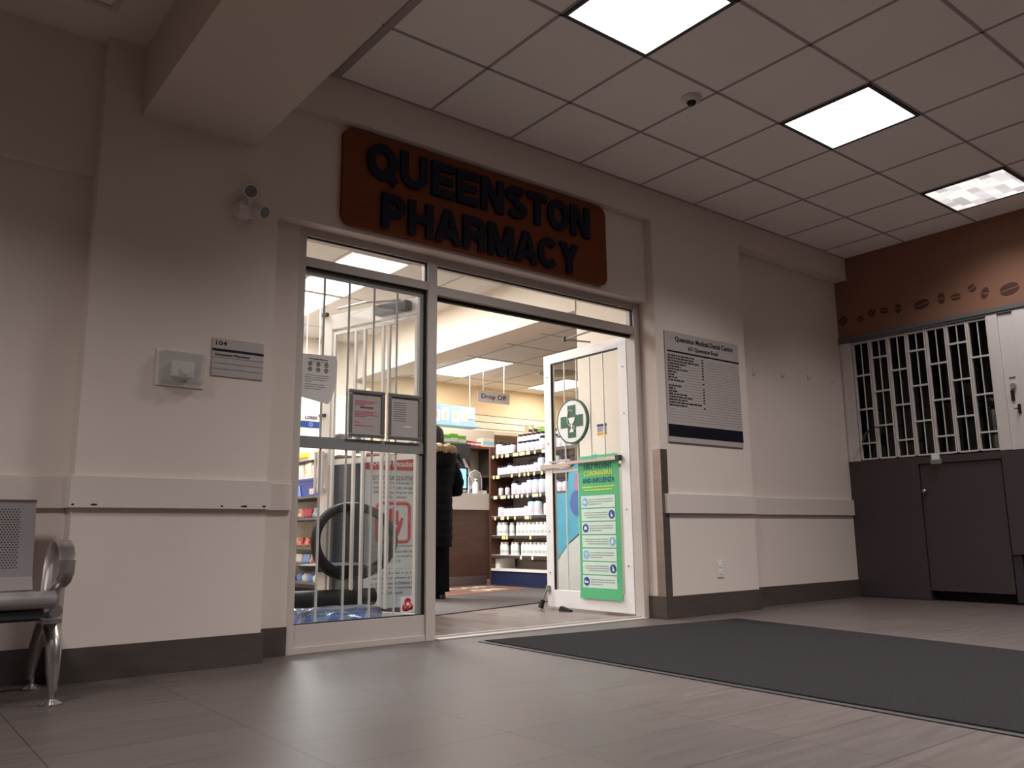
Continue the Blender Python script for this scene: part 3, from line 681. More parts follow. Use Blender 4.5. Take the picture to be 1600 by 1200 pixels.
def letter(ch, x0, x1, z0, z1):
    mb = MB(); W = x1-x0; H = z1-z0; h = ST/2; yb_ = 3.9685
    def R(*p): ribbon(mb, list(p), ST, yb_, x0, z0)
    def poly(*p): mb.prism(list(p), (x0, yb_, z0), XW, ZW, tk())
    if ch in 'OQC':
        if ch == 'C': ribbon(mb, arc(W/2, H/2, W/2-h, H/2-h, 42, 318, 22), ST, yb_, x0, z0)
        else: ribbon(mb, arc(W/2, H/2, W/2-h, H/2-h, 0, 360, 28)[:-1], ST, yb_, x0, z0, True)
        if ch == 'Q': R((W*.55, H*.30), (W*.97, -H*.03))
    elif ch == 'U': R((h, H), (h, H*.4)); R((W-h, H), (W-h, H*.4)); ribbon(mb, arc(W/2, H*.4, W/2-h, H*.4-h, 180, 360, 16), ST, yb_, x0, z0)
    elif ch == 'E': R((h, 0), (h, H)); R((0, h), (W, h)); R((0, H-h), (W, H-h)); R((0, H/2), (W*.93, H/2))
    elif ch == 'N': R((h, 0), (h, H)); R((W-h, 0), (W-h, H)); poly((0, H), (ST*1.15, H), (W, 0), (W-ST*1.15, 0))
    elif ch == 'T': R((0, H-h), (W, H-h)); R((W/2, 0), (W/2, H))
    elif ch == 'H': R((h, 0), (h, H)); R((W-h, 0), (W-h, H)); R((0, H/2), (W, H/2))
    elif ch == 'P' or ch == 'R':
        R((h, 0), (h, H)); r_ = H*.285
        R((0, H-h), (W-r_, H-h)); zb_ = H-2*r_+h*.2; R((0, zb_+h*.0), (W-r_, zb_)); ribbon(mb, arc(W-r_, (H-h+zb_)/2, r_-h, (H-h-zb_)/2, -90, 90, 12), ST, yb_, x0, z0)
        if ch == 'R': R((W-h*1.3, 0), (W-h*1.4, H*.28), (W-h*2.4, zb_))
    elif ch == 'A': poly((0, 0), (ST*1.08, 0), (W/2+ST*.25, H), (W/2-ST*.5, H)); poly((W-ST*1.08, 0), (W, 0), (W/2+ST*.5, H), (W/2-ST*.25, H)); R((W*.24, H*.29), (W*.76, H*.29))
    elif ch == 'M': R((h, 0), (h, H)); R((W-h, 0), (W-h, H)); poly((0, H), (ST*1.2, H), (W/2+ST*.45, 0), (W/2-ST*.45, 0)); poly((W-ST*1.2, H), (W, H), (W/2+ST*.45, 0), (W/2-ST*.45, 0))
    elif ch == 'Y': R((W/2, 0), (W/2, H*.45)); poly((0, H), (ST*1.15, H), (W/2+h, H*.42), (W/2-h, H*.42)); poly((W-ST*1.15, H), (W, H), (W/2+h, H*.42), (W/2-h, H*.42))
    elif ch == 'S':
        pts = arc(W/2, H*.735, W/2-h, H*.265-h, 28, 180, 10)+arc(W/2, H*.735, W/2-h, H*.265-h, 180, 262, 6)[1:]+arc(W/2, H*.27, W/2-h, H*.27-h, 82, 0, 6)+arc(W/2, H*.27, W/2-h, H*.27-h, 0, -152, 10)[1:]
        ribbon(mb, pts, ST, yb_, x0, z0)
    return mb
LT = [('Q', 2.103, 2.298), ('U', 2.322, 2.505), ('E', 2.535, 2.697), ('E', 2.718, 2.880), ('N', 2.901, 3.080), ('S', 3.098, 3.272), ('T', 3.280, 3.446), ('O', 3.452, 3.640), ('N', 3.658, 3.836)]
LB = [('P', 2.202, 2.357), ('H', 2.378, 2.548), ('A', 2.560, 2.748), ('R', 2.764, 2.938), ('M', 2.954, 3.160), ('A', 3.170, 3.355), ('C', 3.362, 3.545), ('Y', 3.552, 3.725)]
for row, z0_, z1_ in ((LT, 2.588, 2.806), (LB, 2.308, 2.516)):
    for ch, xa, xb in row: t.part('letter', letter(ch, xa, xb, z0_, z1_), M['signnavy'])
# suite plate 104
t = Thing('door_plate', (1.412, YC, 1.345), 'small suite plate numbered 104 beside the storefront', 'sign')
t.part('plate', MB().box(1.285, YC-.006, 1.347, 1.538, YC, 1.532, bev=.001), M['plate'])
t.text('number', '104', (1.301, YC-.006, 1.498), XW, ZW, .021, M['ink'], width=.052, bold=.01)
t.part('navy_band', MB().box(1.285, YC-.0072, 1.468, 1.538, YC-.006, 1.480), M['navy'])
t.text('shop_name', 'Queenston Pharmacy', (1.297, YC-.006, 1.444), XW, ZW, .014, M['ink'], width=.172, bold=.02)
t.part('ruled_lines', MB().box(1.285, YC-.0068, 1.437, 1.538, YC-.006, 1.4385).box(1.285, YC-.0068, 1.409, 1.538, YC-.006, 1.4105).box(1.285, YC-.0068, 1.381, 1.538, YC-.006, 1.3825), M['rule'])
# directory
t = Thing('directory_board', (4.965, YC, 1.222), 'grey building directory board with listed tenants and navy bands', 'sign')
x0, x1, z0, z1 = 4.533, 5.398, 1.222, 2.04
t.part('panel', MB().box(x0, YC-.012, z0, x1, YC, z1, bev=.002), M['plate'])
t.text('title', 'Queenston Medical-Dental Centre', (4.985, YC-.012, 1.963), XW, ZW, .046, M['ink'], width=.68, align='C', bold=.022)
t.text('address', '631 Queenston Road', (4.965, YC-.012, 1.910), XW, ZW, .038, M['ink'], width=.35, align='C', bold=.022)
t.part('navy_band', MB().box(x0+.02, YC-.0135, 1.884, x1-.0, YC-.012, 1.896), M['navy'])
t.part('navy_block', MB().box(x0+.0, YC-.0135, 1.262, x1, YC-.012, 1.35), M['navy'])
rl_, nm, nn = MB(), MB(), MB()
rnd = random.Random(3)
wd_ = [.3, .29, .35, .2, .14, .22, .1, .07, .1, .18, 0, .14, .08, .1, .2, .26, .2, .37, .2]
for k in range(24):
    z = 1.855-.0205*k
    rl_.box(x0+.01, YC-.0126, z-.004, x1, YC-.012, z-.0028)
    if k < 19 and wd_[k]:
        lines(nm, (x0+.02, YC-.0124, z), XW, ZW, [(0, wd_[k], 0)], .010, k+40)
        if k % 9 != 8: nn.box(x0+.405, YC-.0132, z, x0+.425, YC-.012, z+.009)
t.part('ruled_lines', rl_, M['rule']); t.part('tenant_names', nm, M['ink']); t.part('suite_numbers', nn, M['ink'])
# coat hooks
for k, (x, z, lb) in enumerate(((5.77, 1.885, 'leftmost small clear coat hook, nearest the directory board'), (6.18, 1.91, 'second small clear coat hook from the directory board'), (6.58, 1.93, 'third small clear coat hook from the directory board'), (6.96, 1.945, 'small clear coat hook nearest the kiosk fascia'))):
    t = Thing('coat_hook', (x, YB, z-.03), lb, 'hook', 'wall hooks beside the directory')
    t.part('plate', MB().box(x-.009, YB-.004, z-.03, x+.009, YB, z+.028, bev=.001), M['trimpaint'])
    t.part('hook', MB().tube([(x, YB-.004, z-.012), (x, YB-.02, z-.02), (x, YB-.03, z-.008), (x, YB-.03, z+.008)], .004, 8), M['trimpaint'], smooth=True)
# outlet
t = Thing('wall_outlet', (5.045, YC, .255), 'white duplex wall outlet below the rail on the right column', 'outlet')
t.part('cover', MB().box(5.01, YC-.006, .256, 5.08, YC, .374, bev=.002), M['plastic'])
for z in (.285, .332):
    s_ = t.part('socket', MB().prism(rrect(.034, .028, .01), (5.028, YC-.006, z-.004), XW, ZW, .003), M['white'])
    t.part('slots', MB().box(5.037, YC-.0098, z+.006, 5.0395, YC-.009, z+.016).box(5.050, YC-.0098, z+.006, 5.0525, YC-.009, z+.016), M['dgrey'], s_)
# corner guard
t = Thing('corner_guard', (4.445, YC, .153), 'brushed metal corner guard on the column edge right of the doorway', 'corner guard')
t.part('plate', MB().box(4.4415, YC-.0035, .153, 4.512, YC-.0003, 1.165).box(4.4415, YC-.0003, .153, 4.4447, YC+.07, 1.165), M['steel'])
# emergency light
ex, ez = 1.40, 2.205
t = Thing('emergency_light', (ex, YC, ez-.05), 'white twin-head emergency light high on the left column', 'emergency light')
t.part('base', MB().cyl((ex, YC, ez), (ex, YC-.035, ez), .05, .042, 24).box(ex-.035, YC-.05, ez-.045, ex+.05, YC-.02, ez+.012, bev=.01), M['plastic'], smooth=True)
for (dx, dz, d) in ((.012, .085, Vector((-.25, -1, -.45))), (.065, -.005, Vector((.55, -1, -.55)))):
    c = Vector((ex+dx, YC-.06, ez+dz)); d.normalize()
    h = t.part('lamp_head', MB().cyl(c-d*.03, c+d*.035, .029, .037, 20).cyl((ex+.02, YC-.04, ez), c-d*.02, .009), M['plastic'], smooth=True)
    t.part('lens', MB().cyl(c+d*.0345, c+d*.037, .03, .03, 20), M['greytext'], h, smooth=True)
# thermostat in clear guard
t = Thing('thermostat_guard', (1.145, YC, 1.285), 'clear plastic guard box over a thermostat dial on the left column', 'thermostat')
bx0, bx1, bz0, bz1 = 1.045, 1.24, 1.285, 1.435
t.part('back_plate', MB().box(bx0-.012, YC-.006, bz0-.01, bx1+.012, YC, bz1+.01, bev=.002), M['plastic'])
t.part('cover', MB().loft([[(bx0, YC-.006, bz0), (bx1, YC-.006, bz0), (bx1, YC-.006, bz1), (bx0, YC-.006, bz1)], [(bx0+.008, YC-.07, bz0+.006), (bx1-.008, YC-.07, bz0+.006), (bx1-.008, YC-.07, bz1-.006), (bx0+.008, YC-.07, bz1-.006)]]), M['acrylic'])
th = t.part('thermostat', MB().box(bx0+.05, YC-.04, bz0+.035, bx1-.045, YC-.006, bz1-.045, bev=.004), M['plastic'])
t.part('dial', MB().cyl((1.155, YC-.04, 1.35), (1.155, YC-.052, 1.35), .022, .02, 20), M['plastic'], th, smooth=True)
t.part('lock', MB().cyl((1.145, YC-.07, 1.292), (1.145, YC-.078, 1.292), .007), M['alu'])

# ================================================================ LOBBY BENCH
t = Thing('waiting_bench', (.62, 3.7, 0), 'silver metal waiting bench with perforated back, cut by the left edge', 'bench')
def offz(z): return z
seat = MB()
prof = [(3.46, .36), (3.45, .362), (3.44, .37), (3.44, .38), (3.46, .39), (3.50, .385), (3.62, .378), (3.78, .372), (3.84, .385)]
for k in range(2):
    xa = -.56+.59*k; rg = []
    for x in (xa, xa+.575):
        up = [(x, y, z) for y, z in prof]; lo = [(x, y+.004, z-.008) for y, z in reversed(prof[5:])] + [(x, 3.45, .37)]
        rg.append(up+lo)
    seat.loft(rg)
t.part('seat', seat, M['silver'], smooth=True)
t.part('front_tube', MB().cyl((-.6, 3.435, .373), (.612, 3.435, .373), .031, seg=28), M['silver'], smooth=True)
for k in range(2):
    xb = .0+.59*k if k else 0
    mb = MB(); x1_ = .015+.585*k; x0_ = x1_-.56
    pts = [(3.83, .39), (3.865, .44), (3.885, .55), (3.90, .65), (3.915, .735), (3.905, .745)]
    rg = []
    for x in (x0_, x1_): rg.append([(x, y, z) for y, z in pts]+[(x, y+.012, z) for y, z in reversed(pts)])
    mb.loft(rg); o = mb.build('backrest', M['perf'], t.o, Vector((x1_, 0, 0))); o.location = Vector((x1_, 0, 0))-Vector((.62, 3.7, 0))
t.part('crossbeam', MB().box(-.62, 3.56, .29, .60, 3.64, .345, bev=.006).box(-.6, 3.43, .31, .58, 3.85, .335), M['dgrey'])
arm = [(3.66, .37), (3.652, .42), (3.642, .475), (3.62, .525), (3.575, .562), (3.51, .580), (3.44, .577), (3.38, .553), (3.345, .512), (3.355, .468), (3.40, .435), (3.47, .415), (3.54, .395), (3.61, .37)]
t.part('armrest', MB().strap(arm, .011, .600, .652), M['alu_br'], smooth=True)
t.part('armrest', MB().strap(arm, .011, -.60, -.548), M['alu_br'], smooth=True)
for x in (.628, -.57):
    t.part('leg', MB().tube([(x-.005, 3.64, .31), (x, 3.55, .28), (x+.004, 3.50, .20), (x+.006, 3.492, .12), (x+.01, 3.49, .045)], [.03, .032, .028, .024, .014], 14), M['alu_br'], smooth=True)
    t.part('leg', MB().tube([(x-.005, 3.58, .31), (x-.005, 3.68, .28), (x, 3.80, .20), (x, 3.87, .12), (x, 3.90, .045)], [.03, .03, .026, .022, .014], 14), M['alu_br'], smooth=True)
    for y in (3.49, 3.90): t.part('foot_pad', MB().cyl((x+.008, y, .018), (x+.008, y, .05), .009).lathe((x+.008, y, 0), [(.036, 0), (.038, .006), (.02, .016), (.012, .02)], 20), M['alu_br'], smooth=True)
t.part('mounting_plate', MB().box(.585, 3.47, .285, .645, 3.66, .30).prism(disc(.022, n=18), (.62, 3.452, .33), XW, ZW, .006), M['silver'])

# ================================================================ LOBBY MAT
t = Thing('floor_mat', (4.0, 2.6, 0), 'large dark charcoal ribbed entrance mat on the lobby floor', 'mat', local=False)
# measured corners of the mat on the floor
A = Vector((2.80, 3.86, 0)); B = Vector((2.69, 1.02, 0)); D = Vector((4.74, 3.60, 0)); E_ = Vector((4.45, 1.72, 0))
u_ = (B-A).normalized(); v_ = Vector((-u_.y, u_.x, 0))
v_ = (Vector((1, -.12, 0))).normalized()
P1 = A; P2 = A+u_*6.2; Dd = (E_-D).normalized(); P4 = A+v_*1.95; P4 = Vector((4.80, 3.62, 0)); P3_ = P4+Dd*6.2
cc = (P1+P2+P3_+P4)/4
def quad(s_, z): return [(cc.x+(p.x-cc.x)*(1-s_/1.0), cc.y+(p.y-cc.y)*(1-s_/3.0), z) for p in (P1, P2, P3_, P4)]
t.part('rubber_edge', MB().loft([quad(0, 0), quad(0, .004), quad(.012, .006)]), M['mate'])
t.part('carpet', MB().loft([quad(.03, .006), quad(.032, .011)]), M['matc'])

# ================================================================ KIOSK (right)
KX = 7.15
struct('wall_kiosk_fascia', MB().box(KX, -5.2, 2.352, KX+.15, 4.085, 2.96).box(KX, -5.2, 2.96, KX+.15, YC-.001, CEIL-.001), M['concbrown'])
fas = bpy.data.objects['wall_kiosk_fascia']
beans = [(4.0, 2.52, .09, .065, 35), (3.83, 2.505, .06, .045, 20), (3.72, 2.54, .075, .055, 60), (3.60, 2.535, .07, .045, -5), (3.47, 2.525, .05, .075, 0), (3.265, 2.515, .13, .07, 10),
         (3.095, 2.53, .06, .085, -5), (2.975, 2.515, .075, .045, 0), (2.84, 2.56, .06, .055, 30), (2.745, 2.495, .055, .085, -20), (2.56, 2.485, .14, .085, 10), (2.38, 2.47, .06, .08, 20), (2.2, 2.49, .09, .05, 0)]
for (y, z, w_, h_, a) in beans:
    a = math.radians(a); w_ *= .52; h_ *= .52
    def rt(px, py): return (px*math.cos(a)-py*math.sin(a), px*math.sin(a)+py*math.cos(a))
    up = [rt(w_*math.cos(q), h_*math.sin(q)+.004+.012*math.sin(q)*0) for q in [math.pi*k/12 for k in range(13)]]
    lo = [rt(w_*math.cos(q), h_*math.sin(q)-.006) for q in [math.pi+math.pi*k/12 for k in range(13)]]
    mb = MB().prism(up, (KX-.0002, y, z), XL, ZW, .0018).prism(lo, (KX-.0002, y, z), XL, ZW, .0018)
    struct('coffee_bean_decal', mb, M['bean'], fas)
struct('trim_5', MB().box(KX-.02, -5.2, 2.318, KX+.12, 4.06, 2.352).box(KX-.012, -5.2, 2.30, KX+.1, 4.06, 2.318), M['grey'])
# counter
cb = MB()
cb.box(KX, 3.43, 0, KX+.1, 4.06, 1.20).box(KX, 2.72, 1.135, KX+.6, 3.43, 1.195).box(KX+.1, 3.43, 0, KX+.6, 4.06, 1.2)
t = Thing('kiosk_counter', (KX+.3, 3.0, 0), 'dark mauve-grey laminate kiosk counter below the white grille', 'counter')
t.part('body', cb, M['conc'])
dr = t.part('door', MB().box(KX+.015, 2.775, .08, KX+.05, 3.425, 1.13, bev=.003), M['conc'])
t.part('knob', MB().sph((KX-.025, 3.385, .905), .02, (1, 1, .9)).cyl((KX-.02, 3.385, .905), (KX+.015, 3.385, .905), .009), M['alu_br'], dr, smooth=True)
t.part('kick_board', MB().box(KX+.12, -3.0, 0, KX+.14, 3.43, .08).box(KX+.12, -3.0, .38, KX+.14, 2.7, .385), M['black'])
t.part('worktop', MB().box(KX-.01, -3.0, .385, KX+.6, 2.76, 1.19, bev=.004), M['conc'])
t.part('lower_panel', MB().box(KX+.06, -3.0, .02, KX+.1, 2.76, .385).box(KX+.01, 2.70, .02, KX+.1, 2.765, .385), M['concd'])
struct('baseboard_kiosk', MB().box(KX-.006, 3.44, 0, KX-.0005, 4.04, .02), M['concd'])
# grille
t = Thing('security_grille', (KX+.02, 3.35, 1.2), 'white folding security grille with staggered bars over the kiosk counter', 'grille')
ZB_, ZT_ = 1.212, 2.293
t.part('side_post', MB().box(KX, 3.945, 1.2, KX+.06, 4.06, 2.305).box(KX-.01, 4.02, 1.2, KX, 4.045, 2.3), M['grille'])
colsY = [(3.925, 3.787), (3.757, 3.618), (3.588, 3.448), (3.420, 3.280), (3.250, 3.106), (3.078, 2.934), (2.906, 2.770)]
for k, (ya, yb) in enumerate(colsY):
    s_ = MB(); wv = .011
    s_.box(KX+.004, ya, ZB_, KX+.03, ya+wv, ZT_).box(KX+.004, yb-wv, ZB_, KX+.03, yb, ZT_)
    ym = (ya+yb)/2; s_.box(KX+.012, ym-.0035, ZB_, KX+.022, ym+.0035, ZT_)
    for z in [ZT_-.011, ZB_] + ([1.355, 1.665, 1.978] if k % 2 == 0 else [1.503, 1.812, 2.122]): s_.box(KX+.005, yb, z-.006, KX+.029, ya, z+.008)
    pn = t.part('panel', s_, M['grille'])
    if k < 6: t.part('hinge_strip', MB().box(KX+.010, colsY[k+1][0]+.0125, ZB_, KX+.022, yb-.0125, ZT_), M['grille'], pn)
t.part('top_track', MB().box(KX+.0, 2.5, 2.293, KX+.05, 3.945, 2.30), M['alu'])
t = Thing('grille_door', (KX+.02, 2.62, 1.2), 'white grille door post with round lock and black handle', 'door')
t.part('post', MB().box(KX-.012, 2.675, 1.197, KX+.05, 2.762, 2.298, bev=.004).box(KX+.005, 2.56, 1.197, KX+.04, 2.675, 2.298).box(KX-.015, 2.47, 1.197, KX+.05, 2.56, 2.298, bev=.004), M['grille'])
t.part('lock', MB().cyl((KX+.005, 2.615, 1.70), (KX-.018, 2.615, 1.70), .022, .02, 20), M['alu_br'], smooth=True)
t.part('handle_slot', MB().box(KX-.004, 2.615, 1.58, KX+.005, 2.64, 1.665).box(KX-.004, 2.58, 1.475, KX+.005, 2.60, 1.55), M['blackgl'])
t.part('lever', MB().tube([(KX+.003, 2.60, 1.515), (KX-.03, 2.60, 1.515), (KX-.032, 2.62, 1.513)], .006, 8), M['alu_br'], smooth=True)
t.part('name_slot', MB().box(KX, 2.595, 1.765, KX+.005, 2.64, 1.773), M['grey'])
struct('window_2', MB().box(KX+.10, -5, 1.2, KX+.104, 3.95, 2.30), M['darkglass'])
struct('trim_6', MB().box(KX, 2.40, 1.2, KX+.05, 2.44, 2.3).box(KX, -1.0, 1.2, KX+.05, -.9, 2.3), M['grille'])
# kiosk back room
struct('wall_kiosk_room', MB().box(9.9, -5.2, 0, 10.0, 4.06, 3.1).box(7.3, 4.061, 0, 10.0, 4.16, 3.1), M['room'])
# things seen in the kiosk
t = Thing('desk_lamp', (6.99, 3.80, 1.2), 'small dark gooseneck lamp head leaning at the left of the kiosk grille', 'lamp')
t.part('shade', MB().loft([[(7.09+.035*math.cos(a)*k_, 3.865+.02*math.cos(a)*k_-dd, 1.40+.03*math.sin(a)*k_+dz) for a in [2*math.pi*q/12 for q in range(12)]] for k_, dd, dz in ((.4, -.02, -.035), (1, .0, -.01), (.9, .03, .03), (.3, .06, .06))]), M['dgrey'], smooth=True)
t.part('stem', MB().tube([(7.09, 3.81, 1.455), (7.1, 3.75, 1.485), (7.16, 3.70, 1.48), (7.19, 3.68, 1.40), (7.19, 3.68, 1.2)], .005, 8), M['black'])
t = Thing('card_holder', (7.17, 3.26, 1.19), 'small white card holder on the kiosk counter edge', 'card holder')
t.part('card', MB().box(7.125, 3.235, 1.16, 7.135, 3.30, 1.215), M['discw']); t.part('box', MB().box(7.12, 3.225, 1.125, 7.145, 3.31, 1.17, bev=.003), M['acrylic'])
t = Thing('shelf_unit', (8.6, 2.9, 0), 'dark shelving with appliances deep inside the unlit kiosk', 'shelf')
s_ = MB()
for z in (.9, 1.35, 1.8, 2.25): s_.box(8.4, 1.6, z, 8.8, 3.9, z+.03)
s_.box(8.4, 3.87, 0, 8.8, 3.9, 2.4).box(8.4, 1.6, 0, 8.8, 1.63, 2.4)
t.part('frame', s_, M['concd'])
solo('coffee_machine', MB().box(8.42, 3.2, 1.38, 8.7, 3.5, 1.72, bev=.02).box(8.36, 3.25, 1.38, 8.42, 3.45, 1.44), M['dgrey'], 'dark boxy coffee machine on the kiosk shelf behind the grille', 'coffee machine')

# ================================================================ PHARMACY SHELL
PC, PL = 3.10, 2.73
struct('floor_pharmacy', MB().box(.8, 4.16, -.1, 10.0, 9.9, 0), M['phfloor'])
pc = struct('ceiling_pharmacy', MB().box(.7, 4.2, PC, 5.1, 9.9, 3.25), M['intwhite'])
g = MB()
for x in [3.30-.615*k for k in range(4)]+[3.92, 4.535]: g.box(x-.009, 4.2, PC-.004, x+.009, 9.8, PC+.001)
for y in (4.6, 5.22, 5.84, 6.455, 7.84, 9.2): g.box(.8, y-.009, PC-.004, 5.07, y+.009, PC+.001)
struct('tee_bar_grid', g, M['inttbar'], pc)
pl_ = struct('ceiling_pharmacy_low', MB().box(5.40, 4.2, PL, 10.0, 9.9, 3.25), M['intwhite'])
g = MB()
for x in (5.86, 6.49, 7.1, 7.74, 8.36): g.box(x-.009, 4.2, PL-.004, x+.009, 9.8, PL+.001)
for y in (4.9, 5.5, 6.1, 6.7, 7.3, 8.09, 9.31): g.box(5.40, y-.009, PL-.004, 10, y+.009, PL+.001)
struct('tee_bar_grid', g, M['inttbar'], pl_)
struct('trim_7', MB().box(5.07, 5.45, 2.61, 5.40, 9.8, 3.2).box(5.351, 4.26, 2.61, 5.40, 5.45, 3.2), M['cream'])
struct('wall_pharmacy_back', MB().box(.8, 9.8, 0, 5.2, 9.9, 3.25), M['cream'])
struct('wall_pharmacy_back_warm', MB().box(5.2, 9.8, 0, 10.0, 9.9, 3.25), M['yellow'])
struct('wall_pharmacy_left', MB().box(.7, 4.2, 0, .8, 9.9, 3.25), M['cream'])
struct('wall_pharmacy_right', MB().box(9.9, 4.2, 0, 10.0, 9.9, 3.25), M['yellow'])
struct('wall_pharmacy_stub', MB().box(5.08, 4.26, 0, 5.35, 5.445, 3.2), M['cream'])
struct('wall_pharmacy_front', MB().box(5.35, 4.2, 0, 10.0, 4.26, 3.2).box(.8, 4.2, 0, 1.775, 4.21, 3.1).box(1.775, 4.2, 2.26, 4.5, 4.21, 3.1).box(4.5, 4.2, 0, 5.35, 4.26, 3.1), M['cream'])
for k, (x0, y0, x1, y1, z) in enumerate(PH_LIGHTS):
    lab = ['long ceiling light over the pharmacy behind the barred window, nearer of two in a row', 'long ceiling light over the pharmacy behind the barred window, farther of two in a row', 'ceiling light just inside the pharmacy window, hidden by the wall above it',
           'long ceiling light above the drop off counter', 'ceiling light seen through the open glass door', 'ceiling light deep right inside the pharmacy'][k]
    t = Thing('ceiling_light', ((x0+x1)/2, (y0+y1)/2, z-.01), lab, 'ceiling light', 'pharmacy ceiling lights')
    t.part('frame', MB().box(x0, y0, z-.01, x1, y0+.02, z).box(x0, y1-.02, z-.01, x1, y1, z).box(x0, y0+.02, z-.01, x0+.02, y1-.02, z).box(x1-.02, y0+.02, z-.01, x1, y1-.02, z), M['shelfw'])
    t.part('diffuser', MB().box(x0+.02, y0+.02, z-.008, x1-.02, y1-.02, z-.003), M['panel_ph'])
t = Thing('ceiling_vent', (7.38, 8.28, PL), 'round-slatted ceiling air vent inside the pharmacy, seen through door glass', 'vent')
v = MB()
for k in range(4): v.lathe((7.38, 8.28, PL-.03+.006*k), [(.09+.055*k, 0), (.11+.055*k, .004)], 24)
t.part('cone', v, M['vent'], smooth=True); t.part('plate', MB().box(7.1, 8.0, PL-.006, 7.66, 8.56, PL), M['shelfw'])

# mats inside
def yawbox(name, pts, z0, z1, m_, lab, cat):
    return solo(name, MB().loft([[(x, y, z0) for x, y in pts], [(x, y, z1) for x, y in pts]]), m_, lab, cat)
yawbox('floor_mat', [(3.0, 5.15), (4.86, 5.62), (5.87, 6.86), (5.85, 7.0), (2.6, 6.25)], .0005, .008, M['greym'], 'grey mat on the pharmacy floor just inside the doorway', 'mat')
t = Thing('lettered_mat', (5.2, 7.3, 0), 'brown mat with pale letters before the drop off counter', 'mat')
t.part('base', MB().loft([[(x, y, z) for x, y in ((4.2, 6.66), (5.86, 7.03), (5.86, 7.88), (4.05, 7.85))] for z in (.0005, .007)]), M['brownm'])
for s_, x, y, w_, h_ in (('COR', 5.1, 7.42, .62, .2), ('ON', 5.15, 7.02, .42, .24), ('D', 4.42, 7.02, .25, .24)):
    t.text('lettering', s_, (x, y, .0072), (1, .2, 0), (-.2, 1, 0), h_, M['matletter'], width=w_, bold=.03, push=.0002)

# drop-off counter
t = Thing('service_counter', (4.9, 8.2, 0), 'walnut service counter with pale top band and metal kick plate', 'counter')
t.part('body', MB().box(4.72, 7.93, .11, 5.90, 8.5, .86), M['woodcab'])
t.part('counter_top', MB().box(4.70, 7.90, .86, 5.90, 8.52, 1.05, bev=.004), M['counterb'])
t.part('kick_plate', MB().box(4.74, 7.925, 0, 5.88, 8.45, .11), M['steel'])
# things on the counter
t = Thing('monitor', (5.55, 8.05, 1.05), 'computer monitor with pale blue screen turned outward on the counter', 'monitor')
t.part('case', MB().box(5.26, 8.08, 1.10, 5.72, 8.12, 1.36, bev=.006), M['blackgl']); t.part('screen', MB().box(5.28, 8.0785, 1.118, 5.695, 8.0798, 1.345), M['screen'])
t.part('stand', MB().box(5.47, 8.09, 1.052, 5.53, 8.11, 1.12).box(5.38, 8.03, 1.05, 5.62, 8.17, 1.058), M['black'])
t.part('screen_lines', lines(MB(), (5.56, 8.0784, 1.15), XW, ZW, [(0, .1, 0), (0, .07, .05)], .006, 4), M['icon'])
t = Thing('pump_bottle', (5.75, 7.97, 1.05), 'white hand sanitiser pump bottle on the counter edge', 'bottle')
t.part('body', MB().lathe((5.75, 7.97, 1.05), [(.034, 0), (.036, .01), (.036, .11), (.026, .13), (.012, .14)], 18), M['bodyw'], smooth=True)
t.part('pump', MB().cyl((5.75, 7.97, 1.188), (5.75, 7.97, 1.215), .006).box(5.74, 7.94, 1.213, 5.76, 7.98, 1.225), M['discw'])
t = Thing('acrylic_screen', (5.78, 8.0, 1.05), 'clear acrylic hoop guard standing beside the pump bottle', 'screen')
t.part('sheet', MB().prism([(0, 0), (.2, 0), (.2, .18), (.17, .25), (.1, .28), (.03, .25), (0, .18)], (5.69, 8.03, 1.05), XW, ZW, .004), M['acrylic'])
t.part('rim', MB().tube([(5.69, 8.03, 1.05), (5.69, 8.03, 1.23), (5.72, 8.03, 1.30), (5.79, 8.03, 1.33), (5.86, 8.03, 1.30), (5.885, 8.03, 1.23), (5.885, 8.03, 1.05)], .004, 6), M['discw'])
t = Thing('swivel_mount', (5.86, 8.2, 1.05), 'white slanted monitor arm with black joint above the counter', 'mount')
t.part('arm', MB().tube([(5.68, 8.15, 1.50), (5.80, 8.2, 1.36), (5.93, 8.25, 1.21)], [.012, .024, .022], 10), M['plastic'], smooth=True)
t.part('joint', MB().cyl((5.66, 8.12, 1.50), (5.66, 8.18, 1.50), .035).tube([(5.93, 8.25, 1.22), (5.93, 8.25, 1.05)], .018), M['blackgl'], smooth=True)
t.part('screen_back', MB().box(5.35, 8.19, 1.34, 5.84, 8.215, 1.66, bev=.008), M['dgrey'])
t = Thing('cable_bundle', (5.84, 8.1, 1.05), 'blue and black tangled cables on the counter beside the shelf', 'cables')
rnd = random.Random(5)
for m_ in ('lblue', 'black', 'icon'):
    pts = [(5.80+.08*math.sin(k*1.3+rnd.random()), 8.07+.06*math.cos(k*1.1), 1.062+.05*abs(math.sin(k*.7))) for k in range(14)]
    t.part('cable', MB().tube(pts, .006, 6), M[m_], smooth=True)
